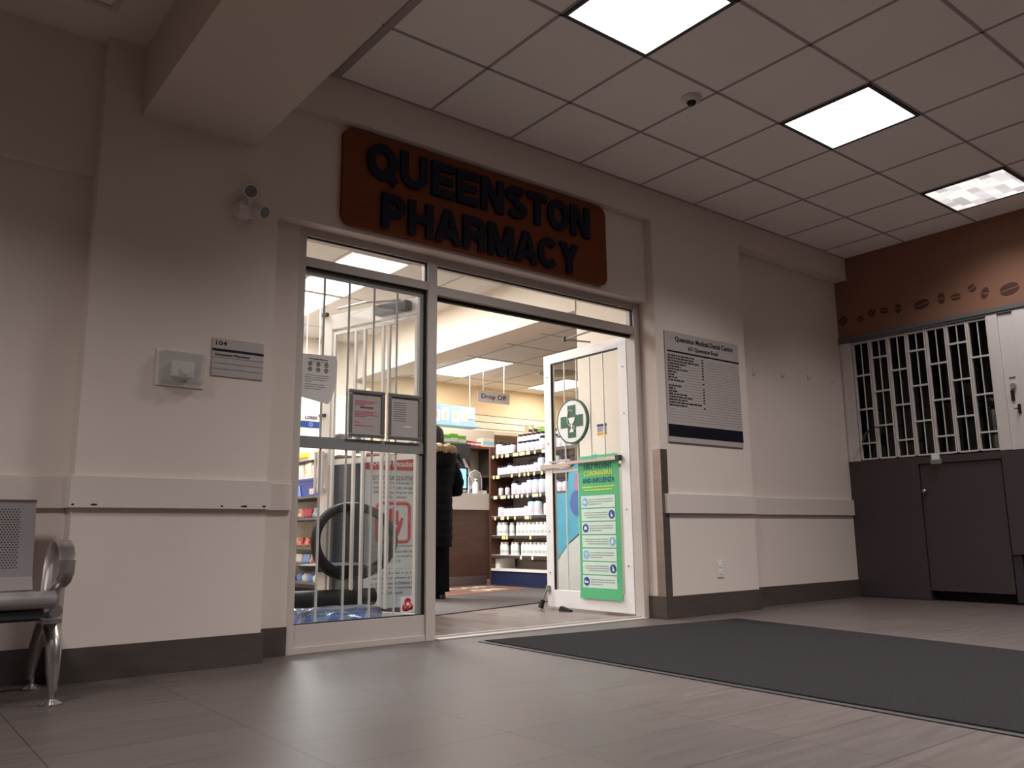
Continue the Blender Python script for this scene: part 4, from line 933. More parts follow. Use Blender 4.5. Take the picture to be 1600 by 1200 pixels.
# shelving behind counter
t = Thing('wall_shelf', (6.3, 9.3, 0), 'shelf bay of medicine boxes on the wall behind the counter', 'shelf')
s_ = MB(); s_.box(5.45, 8.9, 1.70, 6.95, 9.25, 1.73)
t.part('shelf', s_, M['woodpan'])
t.part('back_panel', MB().box(5.42, 9.25, .0, 7.0, 9.28, 2.0), M['shelfb'])
t.part('lower_cabinet', MB().box(5.42, 8.95, 0, 7.0, 9.24, 1.05), M['dgrey'])
t.part('upper_shelf', MB().box(5.42, 8.92, 1.32, 7.0, 9.25, 1.35).box(6.72, 8.93, 1.05, 6.98, 9.24, 1.7), M['shelfd'])
def box_item(name, x, y, z, w_, d_, h_, m_, lab, group, band=None):
    t = Thing(name, (x, y, z), lab, 'box', group)
    t.part('carton', MB().box(x-w_/2, y-d_/2, z, x+w_/2, y+d_/2, z+h_, bev=.003), M[m_])
    t.part('label_band', MB().box(x-w_/2-.001, y-d_/2-.0015, z+h_*.3, x+w_/2+.001, y-d_/2, z+h_*.62), M[band or 'discw'])
    return t
bl = [('lime green medicine carton, nearest the person in the parka', 5.98, 'greenp', .13, .13), ('lime green medicine carton, middle of the green row', 6.11, 'greenp', .12, .15), ('lime green medicine carton, beside the red cartons', 6.24, 'greenp', .12, .13),
      ('small flat magenta carton right of the green ones', 6.37, 'magp', .11, .07), ('small flat magenta carton left of the white box', 6.49, 'magp', .11, .06)]
for lab, x, m_, w_, h_ in bl: box_item('medicine_box', x, 9.0, 1.73, w_, .12, h_, m_, lab, 'cartons on the shelf behind the counter')
box_item('medicine_box', 6.66, 9.0, 1.73, .18, .14, .12, 'beigep', 'white and beige carton at the right end of the shelf', 'cartons on the shelf behind the counter', 'iconl')
for k in range(7): box_item('medicine_box', 5.56+.17*k, 9.02, 1.05, .13, .14, .10+.03*(k % 3), ('beigep', 'packw', 'packw', 'orp')[k % 4], 'carton on the low cabinet behind the monitor, '+ORD[k]+' from the left', 'cartons behind the monitor', 'greytext')
# blue lightbox with product photos
t = Thing('poster_display', (5.9, 8.7, 1.93), 'pale blue product display panel above the counter', 'display')
t.part('panel', MB().box(5.45, 8.7, 1.965, 6.27, 8.73, 2.205).box(5.45, 8.68, 1.945, 6.36, 8.9, 1.965), M['lightbox'])
t.part('cord', MB().cyl((5.5, 8.715, 2.205), (5.5, 8.715, PL), .003, seg=6), M['discw']); t.part('cord', MB().cyl((6.2, 8.715, 2.205), (6.2, 8.715, PL), .003, seg=6), M['discw'])
for k, (x, w_) in enumerate(((5.62, .11), (5.76, .1), (5.92, .11), (6.06, .1))):
    t.part('photo_card', MB().box(x-.01, 8.698, 1.99+.02*(k % 2), x+w_, 8.6995, 2.14+.03*(k % 2)), M['discw']); t.part('figure', MB().prism(disc(.028, n=12), (x+.05, 8.698, 2.10), XW, ZW, .001).prism([(-.03, 0), (.03, 0), (.02, .05), (-.02, .05)], (x+.05, 8.698, 2.03), XW, ZW, .001), M['beigep'])
t.part('white_strip', MB().box(6.12, 8.696, 2.05, 6.25, 8.698, 2.19), M['packw'])
# slatwall band on back wall
t = Thing('slatwall_panel', (7.6, 9.79, 1.7), 'cream slotted wall panel on the back wall', 'wall panel')
s_ = MB(); gr = MB()
for k in range(6):
    s_.box(6.3, 9.765, 1.72+.098*k, 8.9, 9.79, 1.808+.098*k); gr.box(6.3, 9.78, 1.808+.098*k, 8.9, 9.79, 1.818+.098*k)
t.part('slats', s_, M['slat']); t.part('grooves', gr, M['dgrey'])
solo('wall_ledge', MB().box(6.5, 9.3, 1.98, 9.0, 9.765, 2.01).box(6.5, 9.29, 1.96, 9.0, 9.3, 2.012), M['slat'], 'cream ledge shelf along the slotted wall panel', 'shelf')
for k, (x, m_, w_, h_, lab) in enumerate(((7.73, 'beigep', .07, .12, 'beige carton on the wall ledge, first of two'), (7.83, 'beigep', .07, .15, 'beige carton on the wall ledge, second of two'), (7.98, 'greenp', .06, .11, 'lime carton on the wall ledge, leftmost of three'), (8.06, 'greenp', .06, .13, 'lime carton on the wall ledge, middle of three'), (8.14, 'greenp', .06, .11, 'lime carton on the wall ledge, rightmost of three'))):
    box_item('medicine_box', x, 9.38, 2.012, w_, .1, h_, m_, lab, 'cartons on the wall ledge', 'dgrey')
# hanging Drop Off sign
t = Thing('hanging_sign', (6.2, 8.2, 2.2), 'grey hanging sign reading Drop Off', 'sign')
t.part('board', MB().box(5.955, 8.2, 2.195, 6.455, 8.206, 2.335), M['plate'])
t.text('lettering', 'Drop Off', (6.205, 8.2, 2.225), XW, ZW, .078, M['ink'], width=.39, align='C', bold=.012)
t.part('cord', MB().cyl((6.04, 8.203, 2.335), (6.04, 8.203, PL), .006, seg=6), M['discw']); t.part('cord', MB().cyl((6.37, 8.203, 2.335), (6.37, 8.203, PL), .006, seg=6), M['discw'])

# bottle shelf unit
SX = 5.92
t = Thing('shelf_unit', (6.1, 7.2, 0), 'walnut-sided shelving of pill bottles with navy kick base', 'shelf')
t.part('side_panel', MB().box(SX-.01, 7.885, 0, 6.27, 7.915, 1.60), M['woodpan']); t.part('side_panel', MB().box(SX-.01, 6.38, 0, 6.27, 6.41, 1.60), M['woodpan'])
t.part('back_panel', MB().box(6.25, 6.41, 0, 6.27, 7.885, 1.60), M['shelfb'])
t.part('kick_base', MB().box(SX, 6.41, 0, 6.2, 7.885, .165), M['navyk'])
t.part('base_deck', MB().box(SX-.015, 6.41, .165, 6.25, 7.885, .19).box(SX+.05, 7.80, .19, 6.2, 7.88, .30), M['shelfw'])
SH = [.345, .565, .785, 1.025, 1.262, 1.50]
rnd = random.Random(11)
tagspec = [[(7.35, 1), (7.15, 1)], [(7.68, 2), (7.60, 1), (7.18, 1)], [(7.82, 1), (7.70, 2), (7.58, 1), (7.45, 1), (7.26, 3), (7.18, 1)],
           [(7.83, 2), (7.70, 3), (7.56, 1), (7.49, 1), (7.42, 2), (7.32, 1), (7.22, 1), (7.12, 3), (7.0, 1), (6.9, 1)],
           [(7.84, 1), (7.78, 2), (7.50, 1), (7.36, 1), (7.27, 1), (7.20, 1), (7.10, 1), (6.97, 1), (6.85, 2)],
           [(7.85, 1), (7.77, 1), (7.68, 1), (7.60, 2), (7.46, 3), (7.34, 3), (7.22, 2), (7.08, 1), (6.95, 2), (6.8, 1)]]
for k, z in enumerate(SH):
    sh = t.part('shelf', MB().box(SX, 6.41, z-.022, 6.24, 7.885, z), M['shelfd' if k > 2 else 'shelfw'])
    t.part('shelf_edge', MB().box(SX-.006, 6.41, z-.035, SX, 7.885, z-.004), M['shelfd'], sh)
    for y, n_ in tagspec[k]:
        for q in range(n_):
            yy = y-.034*q
            t.part('price_tag', MB().box(SX-.0085, yy-.03, z-.045, SX-.0065, yy, z-.008), M['tagy' if (k + q) % 3 else 'tagw'], sh)
    t.part('slot_line', MB().box(6.235, 6.5, z-.075, 6.249, 7.55, z-.065), M['dgrey'])
def bottle(r, h, body, cap, lab, m_label):
    o = bpy.data.objects.new('pill_bottle', None); C.objects.link(o)
    b_ = MB().lathe((0, 0, 0), [(r*.94, 0), (r, h*.04), (r, h*.70), (r*.9, h*.78), (r*.66, h*.82)], 14).build('body', M[body], o, smooth=True)
    MB().lathe((0, 0, h*.82), [(r*.74, 0), (r*.76, .002), (r*.76, h*.17), (r*.68, h*.18)], 14).build('cap', M[cap], o, smooth=True)
    MB().lathe((0, 0, h*.16), [(r*1.015, 0), (r*1.015, h*.22)], 14).build('paper_label', M[m_label], b_, smooth=True)
    o['category'] = 'bottle'; return o
protos = {'p': (bottle(.038, .125, 'bodyp', 'capd', '', 'pinklab'), .08), 'P': (bottle(.047, .155, 'bodyp', 'capd', '', 'pinklab'), .1), 's': (bottle(.03, .105, 'bodyp', 'capd', '', 'pinklab'), .066),
          'g': (bottle(.05, .185, 'bodyg', 'capd', '', 'pinklab'), .106), 'w': (bottle(.032, .145, 'bodyw', 'capw', '', 'greylab'), .068), 'W': (bottle(.043, .15, 'bodyw', 'capw', '', 'greylab'), .09)}
rowname = ['lowest bottle shelf', 'second bottle shelf up', 'third bottle shelf up', 'fourth bottle shelf up', 'fifth bottle shelf up', 'top bottle shelf']
kindname = {'p': 'dark-capped pinkish pill bottle', 'P': 'wide dark-capped pinkish pill bottle', 's': 'small dark-capped pinkish pill bottle', 'g': 'tall pale blue pill bottle', 'w': 'slim white-capped pill bottle', 'W': 'wide white-capped pill bottle'}
specs = [(0, 7.78, 'ww_ww_wwwwwwwwwwwww'), (1, 7.84, 'WW_w_wwwwwwwwwwwwwwwww'), (2, 7.81, 'psssssspgg_PPPPPP'), (3, 7.80, 's_s_PpPggggPpp'), (4, 7.83, 'ssspsssssspgspgpp'), (5, 7.84, 'Pppp_pppppPPPpPP')]
used = set(); cnt = {}
def put(kind, x, y, z, row, grp):
    src, w_ = protos[kind]
    key = kind
    if key not in used: o = src; used.add(key)
    else: o = copy_tree(src)
    o.location = (x, y, z); cnt[row] = cnt.get(row, 0)+1; o['label'] = kindname[kind]+', '+ORD[cnt[row]-1]+' from the left on the '+row; o['group'] = grp; o['category'] = 'bottle'
    return w_
for si, y0, s_ in specs:
    y = y0
    for ch in s_:
        if ch == '_': y -= .055; continue
        w_ = protos[ch][1]
        if y-w_ < 6.43: break
        put(ch, SX+.055+rnd.uniform(0, .008), y-w_/2, SH[si], rowname[si], 'bottles on the '+rowname[si])
        y -= w_
y = 7.60
rs = solo('shelf_riser', MB().box(SX+.14, 6.45, 1.502, 6.23, 7.66, 1.60), M['shelfd'], 'dark step riser lifting the back row on the top bottle shelf', 'riser')
for ch in 'pppppp_ppPPpp':
    if ch == '_': y -= .07; continue
    w_ = protos[ch][1]; put(ch, SX+.19, y-w_/2, 1.602, 'raised back row', 'bottles on the raised back row'); y -= w_

# ---- cardboard floor display seen through the lower door glass
t = Thing('cardboard_display', (4.95, 5.3, 0), 'tall cyan and pink cardboard floor display with white base behind the door glass', 'display stand')
def dp(a): return a
O = Vector((4.88, 5.56, 0)); dxn = Vector((.25, -.97, 0)).normalized()
t.part('back_board', MB().prism([(0, .34), (.16, .52), (.30, .62), (.44, .80), (.44, 1.25), (.30, 1.22), (.16, 1.13), (.14, .93), (0, .93)], O, dxn, ZW, .02), M['cyanc'])
t.part('base', MB().prism([(0, 0), (.52, 0), (.44, .5), (.44, .78), (.30, .6), (.16, .5), (0, .32)], O, dxn, ZW, .018), M['discw'])
t.part('pink_shapes', MB().prism(disc(.05, .27, 1.0, 18, .12), O-Vector((.002, 0, 0)), dxn, ZW, .0225).prism(disc(.05, .40, .95, 18, .07), O-Vector((.002, 0, 0)), dxn, ZW, .0225), M['pinkc'])
t.part('blue_shapes', MB().prism(disc(.07, .24, .84, 18, .11), O-Vector((.004, 0, 0)), dxn, ZW, .0215).prism(disc(.055, .38, .80, 18, .2), O-Vector((.004, 0, 0)), dxn, ZW, .0215), M['bluec'])

# ================================================================ LEFT PART OF THE PHARMACY
# gondola with shelves facing -x
GX = 3.75
t = Thing('shelf_unit', (4.0, 8.3, 0), 'grey retail shelving seen behind the left window edge, loaded with packs', 'shelf')
t.part('back_panel', MB().box(4.15, 7.75, 0, 4.18, 9.4, 2.1), M['shelfb'])
ZS = [.12, .30, .47, .77, .995, 1.22, 1.42, 1.64]
for k, z in enumerate(ZS): t.part('shelf', MB().box(GX+(.0 if k < 5 else .12), 7.75, z-.025, 4.15, 9.4, z), M['grey' if k < 5 else 'shelfw'])
t.part('end_panel', MB().box(GX+.02, 7.72, 0, 4.18, 7.749, 1.33), M['fridgeb'])
t.part('upright', MB().box(4.12, 7.72, 1.33, 4.18, 7.749, 2.1), M['shelfw'])
def pack(name, x, y, z, sx_, sy__, sz, m_, lab, cat, grp, rot=0):
    mb = MB().box(-sx_/2, -sy__/2, 0, sx_/2, sy__/2, sz, bev=min(sx_, sy__, sz)*.22)
    for v in mb.b.verts:
        v.co.x += .008*math.sin(v.co.z*60+x*9); v.co.y += .006*math.cos(v.co.z*45+y*7)
    o = mb.build(name, M[m_], None, smooth=True); o.location = (x, y, z); o.rotation_euler = (0, 0, rot)
    return tagp(o, lab, cat, grp)
rnd = random.Random(9)
for k, (z, h) in enumerate(((1.22, .16), (1.42, .17), (1.64, .2))):
    for q in range(7):
        pack('white_pack', 3.98, 7.86+.215*q, z, .2, .2, h*rnd.uniform(.75, 1), 'packw' if (q+k) % 3 else 'beigep', 'soft '+('white' if (q+k) % 3 else 'beige')+' pack, '+ORD[q]+' from the right, on the '+['third', 'second', 'topmost'][k]+' shelf from the top', 'pack', 'white packs on the %s shelf' % ['fifth', 'sixth', 'top'][k], rnd.uniform(-.1, .1))
pack('yellow_pack', 3.90, 8.62, 1.42, .07, .3, .07, 'yel', 'yellow pack low at the left window edge', 'pack', None)
t = Thing('storage_bin', (3.9, 8.35, .995), 'bright blue plastic storage bin on the shelf by left window edge', 'bin')
b_ = MB(); 
b_.box(3.77, 8.02, .997, 3.78, 8.78, 1.17).box(4.0, 8.02, .997, 4.01, 8.78, 1.17).box(3.78, 8.02, .997, 4.0, 8.03, 1.17).box(3.78, 8.77, .997, 4.0, 8.78, 1.17).box(3.76, 8.01, 1.155, 3.775, 8.79, 1.175)
t.part('body', b_, M['blue'])
t.part('front_tray', MB().prism([(0, 0), (.26, 0), (.22, .11), (0, .11)], (3.765, 8.66, .998), XL, ZW, .01), M['lblue'])
t.part('label', MB().box(3.765, 8.10, 1.01, 3.769, 8.20, 1.07), M['packw'])
for k, (z, ms, lab) in enumerate(((.77, ('orp', 'tealp', 'magp'), 'crinkled snack bag on the shelf under the blue bin'), (.47, ('redp', 'orp', 'redp'), 'red snack bag on the middle shelf behind the window'), (.30, ('packw', 'orp', 'lblue'), 'snack packet on the low shelf behind the window'))):
    for q in range(6):
        pack('snack_bag', 3.86, 7.88+.19*q, z, .16, .17, .10, ms[q % 3], {'orp': 'orange', 'tealp': 'teal', 'magp': 'magenta', 'redp': 'red', 'packw': 'white', 'lblue': 'light blue'}[ms[q % 3]]+' '+lab.replace('red ', '').replace('crinkled ', '')+', '+ORD[q]+' from the right', 'snack', 'snacks on shelf %s' % ('one', 'two', 'three')[k], rnd.uniform(-.2, .2))
for q in range(5): 
    solo('round_tin', MB().lathe((3.84, 7.95+.13*q, .12), [(.05, 0), (.055, .02), (.055, .05), (.03, .075)], 16), M['discw' if q % 2 else 'lblue'], 'small round tin, '+ORD[q]+' from the right on the bottom shelf', 'tin', 'round tins on the bottom shelf')
# hanging brand sign
t = Thing('hanging_sign', (3.63, 7.9, 1.66), 'small white and blue sign reading LOREX behind the window', 'sign')
t.part('board', MB().box(3.50, 7.9, 1.665, 3.74, 7.905, 1.82), M['plate'])
t.part('blue_band', MB().box(3.50, 7.8985, 1.675, 3.74, 7.8995, 1.74), M['lorexb'])
t.text('lettering', 'LOREX', (3.625, 7.899, 1.762), XW, ZW, .032, M['ink'], width=.135, align='C', bold=.03)
sp = MB()
for r in (.012, .022): sp.tube([(3.62+r*math.cos(a*math.pi/8), 7.8975, 1.708+r*math.sin(a*math.pi/8)) for a in range(16)], .002, 5, True)
t.part('spiral_mark', sp, M['lblue'])
t.part('cord', MB().cyl((3.55, 7.902, 1.82), (3.55, 7.902, 3.1), .003, seg=6).cyl((3.69, 7.902, 1.82), (3.69, 7.902, 3.1), .003, seg=6), M['discw'])
# dark drinks fridge behind the folded door leaf
t = Thing('drinks_fridge', (4.85, 9.1, 0), 'dark glass-fronted fridge seen through the open barred door leaf', 'fridge')
t.part('cabinet', MB().box(4.45, 8.9, 0, 5.1, 9.6, 1.42, bev=.01).box(4.47, 8.885, .12, 5.08, 8.9, 1.38), M['fridgeb'])
t.part('door', MB().box(4.50, 8.872, .15, 5.05, 8.885, 1.34), M['fridge'])
t.part('handle', MB().box(5.01, 8.84, .5, 5.03, 8.872, .9, bev=.003), M['alu'])
solo('carton_stack', MB().box(4.5, 8.95, 1.421, 4.74, 9.3, 1.58, bev=.004).box(4.51, 8.97, 1.585, 4.73, 9.28, 1.74, bev=.004).box(4.5, 8.96, 1.745, 4.72, 9.27, 1.90, bev=.004), M['beigep'], 'stack of beige cartons on top of the dark fridge', 'boxes')
# covid banner
t = Thing('pull_up_banner', (3.24, 5.63, 0), 'white pull-up banner headed COVID-19 Precautions with red hand sign', 'banner')
bO = Vector((3.03, 5.62, 0)); bd = Vector((1, -.12, 0)).normalized(); bn = bd.cross(Vector(ZW))
def bp(x, z, d=0): return bO+bd*x+Vector((0, 0, z))+bn*d
BW = .44
t.part('sheet', MB().prism([(0, .04), (BW, .04), (BW, 1.205), (0, 1.205)], bp(0, 0), bd, ZW, .002), M['banner'])
t.part('header_band', MB().prism([(0, 0), (BW, 0), (BW, .115), (0, .115)], bp(0, 1.075, .002), bd, ZW, .001), M['red'])
t.part('base_cassette', MB().prism(rrect(.48, .05, .01), bp(-.02, 0, -.04), bd, ZW, .09), M['dgrey'])
t.text('heading', 'COVID-19 Precautions', bp(.22, 1.105, .003), bd, ZW, .048, M['discw'], width=.38, align='C', bold=.02)
t.text('subheading', 'PROTECT YOURSELF & OTHERS', bp(.23, 1.0, .002), bd, ZW, .034, M['ink'], width=.38, align='C')
body = [('avoid contact with ill people. If', .965), ('symptoms: fever, cough', .928), ('difficulty breathing do not', .892), ('enter the pharmacy', .856)]
for s_, z in body: t.text('body_text', s_, bp(.23, z, .002), bd, ZW, .026, M['greytext'], width=.33 if len(s_) > 20 else .22, align='C', bold=.01)
hs = MB(); cxh, czh = .23, .68
fr_o = rrect(.27, .29, .035); 
hs.tube([bp(cxh-.135+x, czh-.145+z, .004) for x, z in fr_o], .012, 8, True)
t.part('red_frame', hs, M['red'])
hd = MB()
hd.prism([(-.06, -.10), (.045, -.10), (.07, -.03), (.085, .03), (.065, .035), (.05, -.005), (.048, .01), (-.06, .01), (-.075, -.05)], bp(cxh, czh, .003), bd, ZW, .002)
for k, h_ in enumerate((.07, .105, .115, .09)): hd.prism(rrect(.022, h_, .01), bp(cxh-.06+.0275*k, czh, .003), bd, ZW, .002)
t.part('red_hand', hd, M['red'])
t.text('hand_word', 'STOP', bp(cxh-.005, czh-.05, .0052), bd, ZW, .03, M['discw'], width=.08, align='C', bold=.02)
for s_, z in (('Pharmacists are recommending', .49), ('measures to reduce the risk', .452), ('of infection including', .414), ('COVID-19', .378), ('If you feel that it is an', .29), ('emergency, please go', .255), ('or call Telehealth Ontario at', .218), ('1-866-797-0000 or local public', .182), ('health unit', .148)):
    t.text('body_text', s_, bp(.23, z, .002), bd, ZW, .022, M['greytext'], width=min(.36, .016*len(s_)), align='C', bold=.01)
dt = MB()
for k in range(22): dt.prism(disc(.003, n=8), bp(.06+.016*k, .335, .002), bd, ZW, .001)
t.part('dotted_line', dt, M['greytext'])
# mesh-back beam seating in pharmacy
t = Thing('beam_seating', (2.3, 4.75, 0), 'dark beam seating with a round mesh backrest behind the barred window', 'seat')
cx, cyb, cz_ = 2.54, 4.80, .555
ring = [(cx+.275*math.cos(a), cyb-.05*math.cos(2*a)*.6+.05, cz_+.215*math.sin(a)) for a in [2*math.pi*k/40 for k in range(40)]]
bk = t.part('backrest_frame', MB().tube(ring, [.029+.012*max(0, -math.sin(2*math.pi*k/40)) for k in range(40)], 10, True), M['plas'], smooth=True)
m, nt, N, L = node_mat('mesh_fabric'); N.remove(N['Principled BSDF']); tr = N.new('ShaderNodeBsdfTransparent'); df = N.new('ShaderNodeBsdfDiffuse'); df.inputs[0].default_value = rgb(70, 72, 74)
mx = N.new('ShaderNodeMixShader'); mx.inputs[0].default_value = .62; L.new(tr.outputs[0], mx.inputs[1]); L.new(df.outputs[0], mx.inputs[2]); L.new(mx.outputs[0], N['Material Output'].inputs[0]); M['meshf'] = m
mb = MB(); vs0 = [mb.b.verts.new((cx+.262*math.cos(a), cyb-.05*math.cos(2*a)*.6+.05, cz_+.20*math.sin(a))) for a in [2*math.pi*k/40 for k in range(40)]]; vc = mb.b.verts.new((cx, cyb+.10, cz_))
vm = [mb.b.verts.new((cx+.14*math.cos(a), cyb+.08, cz_+.10*math.sin(a))) for a in [2*math.pi*k/40 for k in range(40)]]
for k in range(40): mb.b.faces.new((vs0[k], vs0[(k+1) % 40], vm[(k+1) % 40], vm[k])); mb.b.faces.new((vm[k], vm[(k+1) % 40], vc))
t.part('backrest_mesh', mb, M['meshf'], bk, smooth=True)
t.part('seat_pad', MB().loft([[(cx-.25*math.cos(a)*s_, cyb+.27+.22*math.sin(a)*s_, z) for a in [2*math.pi*k/28 for k in range(28)]] for s_, z in ((.9, .36), (1, .38), (1, .40), (.9, .405))]), M['plas'], smooth=True)
t.part('back_post', MB().tube([(cx, cyb+.05, .35), (cx, cyb+.12, .30), (cx, cyb+.1, .22)], .02), M['plas'], smooth=True)
t.part('armrest', MB().tube([(2.13, 4.83, .41), (2.0, 4.83, .42), (1.92, 4.84, .43)], [.02, .03, .02], 10), M['silver'], smooth=True)
t.part('beam', MB().cyl((1.3, cyb, .215), (2.66, cyb, .205), .053, seg=24), M['plas'], smooth=True)
for x in (1.45, 2.55):
    t.part('leg', MB().tube([(x, cyb-.02, .16), (x+.05, cyb-.12, .10), (x+.08, cyb-.2, .015)], .018), M['grey'], smooth=True)
    t.part('leg', MB().tube([(x, cyb+.02, .16), (x-.05, cyb+.2, .10), (x-.08, cyb+.34, .015)], .018), M['grey'], smooth=True)
# second seat back just visible at left edge is part of the same bench
ring2 = [(1.84+.26*math.cos(a), cyb-.05*math.cos(2*a)*.6+.05, cz_+.215*math.sin(a)) for a in [2*math.pi*k/40 for k in range(40)]]
# bottled water pack
t = Thing('water_pack', (2.2, 4.45, 0), 'plastic wrapped pack of bottled water on the floor against the window', 'bottled water')
wr = MB().box(1.95, 4.27, .002, 2.43, 4.50, .185, bev=.03)
bmesh.ops.subdivide_edges(wr.b, edges=list(wr.b.edges), cuts=7, use_grid_fill=True)
rnd = random.Random(2)
for v in wr.b.verts:
    if v.co.z > .02: v.co += Vector((rnd.uniform(-.006, .006), rnd.uniform(-.006, .006), rnd.uniform(-.010, .010)))
t.part('wrap', wr, M['wrap'])
for i in range(6):
    for j in range(3):
        c = (2.0+.073*i, 4.315+.07*j, .012)
        t.part('bottle', MB().lathe(c, [(.03, 0), (.032, .02), (.03, .06), (.032, .11), (.014, .14), (.013, .155)], 12), M['bodyg'] if (i+j) % 2 else M['lblue'], smooth=True)

# ================================================================ PERSON
def apply_mods(o):
    dg = bpy.context.evaluated_depsgraph_get(); me = bpy.data.meshes.new_from_object(o.evaluated_get(dg)); old = o.data
    o.modifiers.clear(); o.data = me; return o
def skin_mesh(name, verts, edges, root, m_, parent, sub=2, remesh=None):
    me = bpy.data.meshes.new(name); me.from_pydata([v[0] for v in verts], edges, []); o = bpy.data.objects.new(name, me); C.objects.link(o)
    o.modifiers.new('s', 'SKIN')
    lay = me.skin_vertices[0].data if me.skin_vertices else None
    if lay is None:
        bm = bmesh.new(); bm.from_mesh(me); bm.verts.layers.skin.verify(); bm.to_mesh(me); bm.free(); lay = me.skin_vertices[0].data
    for k, v in enumerate(verts): lay[k].radius = v[1] if isinstance(v[1], tuple) else (v[1], v[1]); lay[k].use_root = (k == root)
    md = o.modifiers.new('sub', 'SUBSURF'); md.levels = sub; md.render_levels = sub
    apply_mods(o)
    for p in o.data.polygons: p.use_smooth = True
    o.data.materials.clear(); o.data.materials.append(m_)
    if parent: o.parent = parent
    return o
PX, PY = 4.20, 6.50
per = bpy.data.objects.new('person', None); C.objects.link(per); per.location = (PX, PY, 0)
tagp(per, 'person in a long black parka with fur-trimmed hood, standing at the counter, seen from behind', 'person')
V_ = [((0, 0, .86), .115), ((0, .0, 1.0), .11), ((0, .0, 1.18), .125), ((0, -.0, 1.29), .07), ((0, .01, 1.37), .052), ((0, .03, 1.46), .078), ((0, .03, 1.53), .07),   # 0-6
      ((.17, 0, 1.27), .05), ((.24, .02, 1.02), .042), ((.17, .22, 1.0), .034),            # 7-9 right arm
      ((-.17, 0, 1.27), .05), ((-.24, .02, 1.02), .042), ((-.17, .22, 1.0), .034),         # 10-12
      ((.09, 0, .80), .085), ((.10, .0, .46), .055), ((.10, -.0, .09), .026), ((.10, .08, .04), .024),   # 13-16
      ((-.09, 0, .80), .085), ((-.10, .0, .46), .055), ((-.10, -.0, .09), .026), ((-.10, .08, .04), .024)]
E2 = [(0, 1), (1, 2), (2, 3), (3, 4), (4, 5), (5, 6), (2, 7), (7, 8), (8, 9), (2, 10), (10, 11), (11, 12), (0, 13), (13, 14), (14, 15), (15, 16), (0, 17), (17, 18), (18, 19), (19, 20)]
# hands: palm and five fingers each
n0 = len(V_)
for sgn, wrist in ((1, 9), (-1, 12)):
    wx, wy, wz = V_[wrist][0]
    V_.append(((wx-.01*sgn, wy+.07, wz), (.03, .018))); pidx = len(V_)-1; E2.append((wrist, pidx))
body_o = skin_mesh('body', V_, E2, 0, M['skin'], per)
fm = MB()
for sgn, wrist in ((1, 9), (-1, 12)):
    wx, wy, wz = V_[wrist][0]
    for k, l in enumerate((.062, .072, .068, .052)):
        x = wx-.01*sgn+(-.024+.016*k)*sgn
        fm.tube([(x, wy+.075, wz), (x, wy+.10+l*.2, wz-.004), (x, wy+.10+l*.7, wz-.02), (x, wy+.10+l*.8, wz-.042)], [.0085, .0085, .0078, .006], 8)
    fm.tube([(wx-.03*sgn, wy+.05, wz), (wx-.055*sgn, wy+.08, wz-.008), (wx-.058*sgn, wy+.11, wz-.02)], [.011, .0095, .007], 8)
# merge fingers into the body mesh
bmj = bmesh.new(); bmj.from_mesh(body_o.data); tmp = bpy.data.meshes.new('t'); fm.b.to_mesh(tmp); bmj.from_mesh(tmp)
# face on the far side: nose, brows
bmj.to_mesh(body_o.data); bmj.free()
for p in body_o.data.polygons: p.use_smooth = True
fc = MB().sph((0, .112, 1.475), .012, (1, 1.2, 1.6)).sph((.028, .1, 1.495), .011).sph((-.028, .1, 1.495), .011)
fc.tube([(-.022, .103, 1.44), (0, .108, 1.437), (.022, .103, 1.44)], .004, 6); fc.sph((.082, .03, 1.475), .018, (.4, 1, 1.5)).sph((-.082, .03, 1.475), .018, (.4, 1, 1.5))
fc.build('face_features', M['skin'], body_o, smooth=True)
def ell(z, rx, ry, cx=0, cy_=0, n=28): return [(cx+rx*math.cos(2*math.pi*k/n), cy_+ry*math.sin(2*math.pi*k/n), z) for k in range(n)]
ct = MB()
rows = [(.47, .19, .16), (.55, .195, .165), (.7, .195, .165), (.85, .195, .16), (1.0, .19, .155), (1.08, .21, .16), (1.18, .235, .165), (1.25, .215, .15), (1.30, .15, .12), (1.34, .10, .095)]
rg = []
for k, (z, rx, ry) in enumerate(rows): rg.append(ell(z, rx, ry))
ct.loft(rg)
for sgn in (1, -1): ct.tube([(.12*sgn, 0, 1.24), (.2*sgn, -.005, 1.2), (.265*sgn, -.01, 1.06), (.275*sgn, 0, .99), (.24*sgn, .10, .985), (.19*sgn, .215, 1.0)], [.08, .085, .072, .066, .056, .047], 16)
co = ct.build('parka', M['parka'], per, smooth=True)
md = co.modifiers.new('r', 'REMESH'); md.mode = 'VOXEL'; md.voxel_size = .012
md = co.modifiers.new('sm', 'SMOOTH'); md.iterations = 4
apply_mods(co)
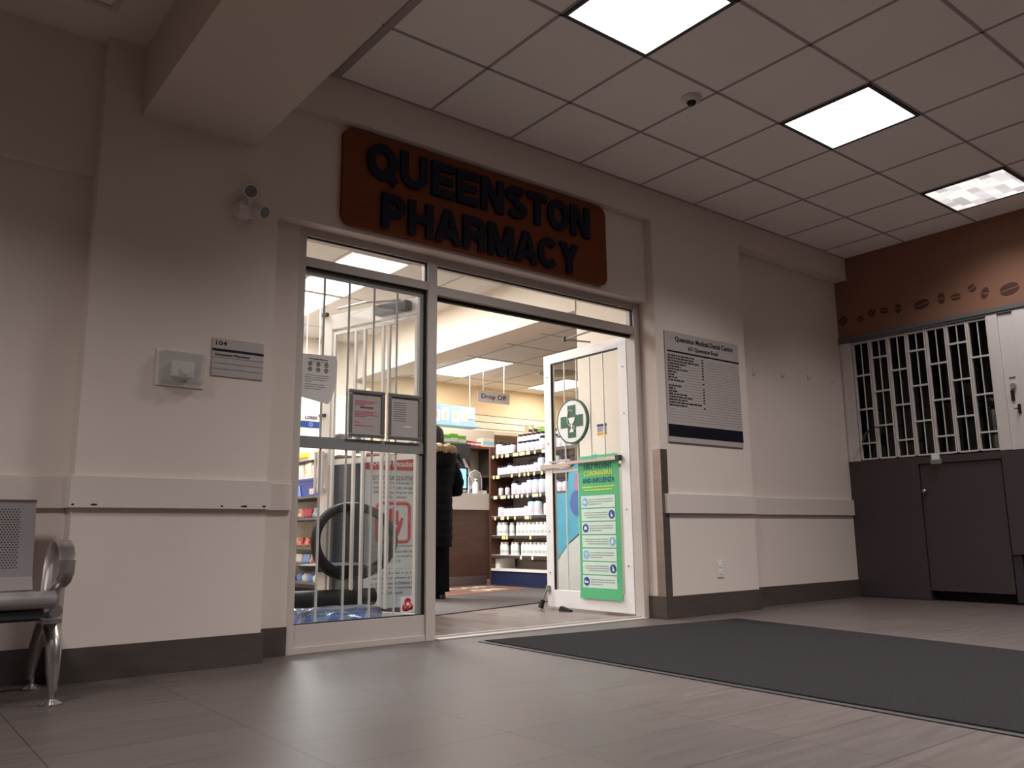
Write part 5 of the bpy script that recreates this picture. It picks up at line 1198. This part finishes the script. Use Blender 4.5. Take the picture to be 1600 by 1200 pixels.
for v in co.data.vertices:       # quilting ridges
    z = v.co.z; q = abs(math.sin(z*math.pi/.085)); r = math.hypot(v.co.x, v.co.y)
    if r > .01: v.co.x += v.co.x/r*.006*(q-.5); v.co.y += v.co.y/r*.006*(q-.5)
for p in co.data.polygons: p.use_smooth = True
if not co.data.materials: co.data.materials.append(M['parka'])
# hood lying on the back with fur trim
hood = MB().loft([ell(1.20, .10, .04, 0, -.165), ell(1.26, .16, .07, 0, -.15), ell(1.33, .175, .085, 0, -.11), ell(1.37, .15, .09, 0, -.07), ell(1.38, .10, .07, 0, -.05)])
hood.build('hood', M['parka'], co, smooth=True)
fur = MB(); fp = []
for k in range(110):
    a = 2*math.pi*k/110
    fp.append((.165*math.cos(a)*(1+.03*math.sin(7*a)), -.055+.13*math.sin(a), 1.345-.015*math.sin(a)+.006*math.sin(9*a)))
fur.tube(fp, [.040+.003*math.sin(k*1.3)+.003*math.sin(k*.37) for k in range(110)], 18, True)
rnd = random.Random(1)
for v in fur.b.verts: v.co += Vector((rnd.uniform(-.005, .005), rnd.uniform(-.005, .005), rnd.uniform(-.005, .005)))
fu = fur.build('fur_trim', M['fur'], co, smooth=True); fu['label'] = 'tan fur trim of the hood'
hr = MB().loft([ell(1.36, .085, .05, 0, -.05), ell(1.42, .10, .095, 0, -.015), ell(1.49, .105, .108, 0, .0), ell(1.55, .095, .10, 0, .008), ell(1.585, .06, .065, 0, .01), ell(1.595, .02, .025, 0, .01)])
hr.build('hair', M['hair'], per, smooth=True)
tr_ = MB()
for sgn in (1, -1): tr_.tube([(.09*sgn, 0, .78), (.10*sgn, 0, .46), (.10*sgn, -.015, .07)], [.10, .075, .068], 14)
tr_.build('trousers', M['parka'], per, smooth=True)
for sgn in (1, -1): MB().loft([[(sgn*.10+.048*math.cos(a)*s1, .045+(.135 if math.sin(a) > 0 else .10)*math.sin(a)*s2, z) for a in [2*math.pi*k/20 for k in range(20)]] for s1, s2, z in ((1, 1, 0.001), (1.05, 1.0, .03), (.95, .85, .065), (.9, .5, .10), (1.05, .5, .16))]).build('boot', M['blackgl'], per, smooth=True)
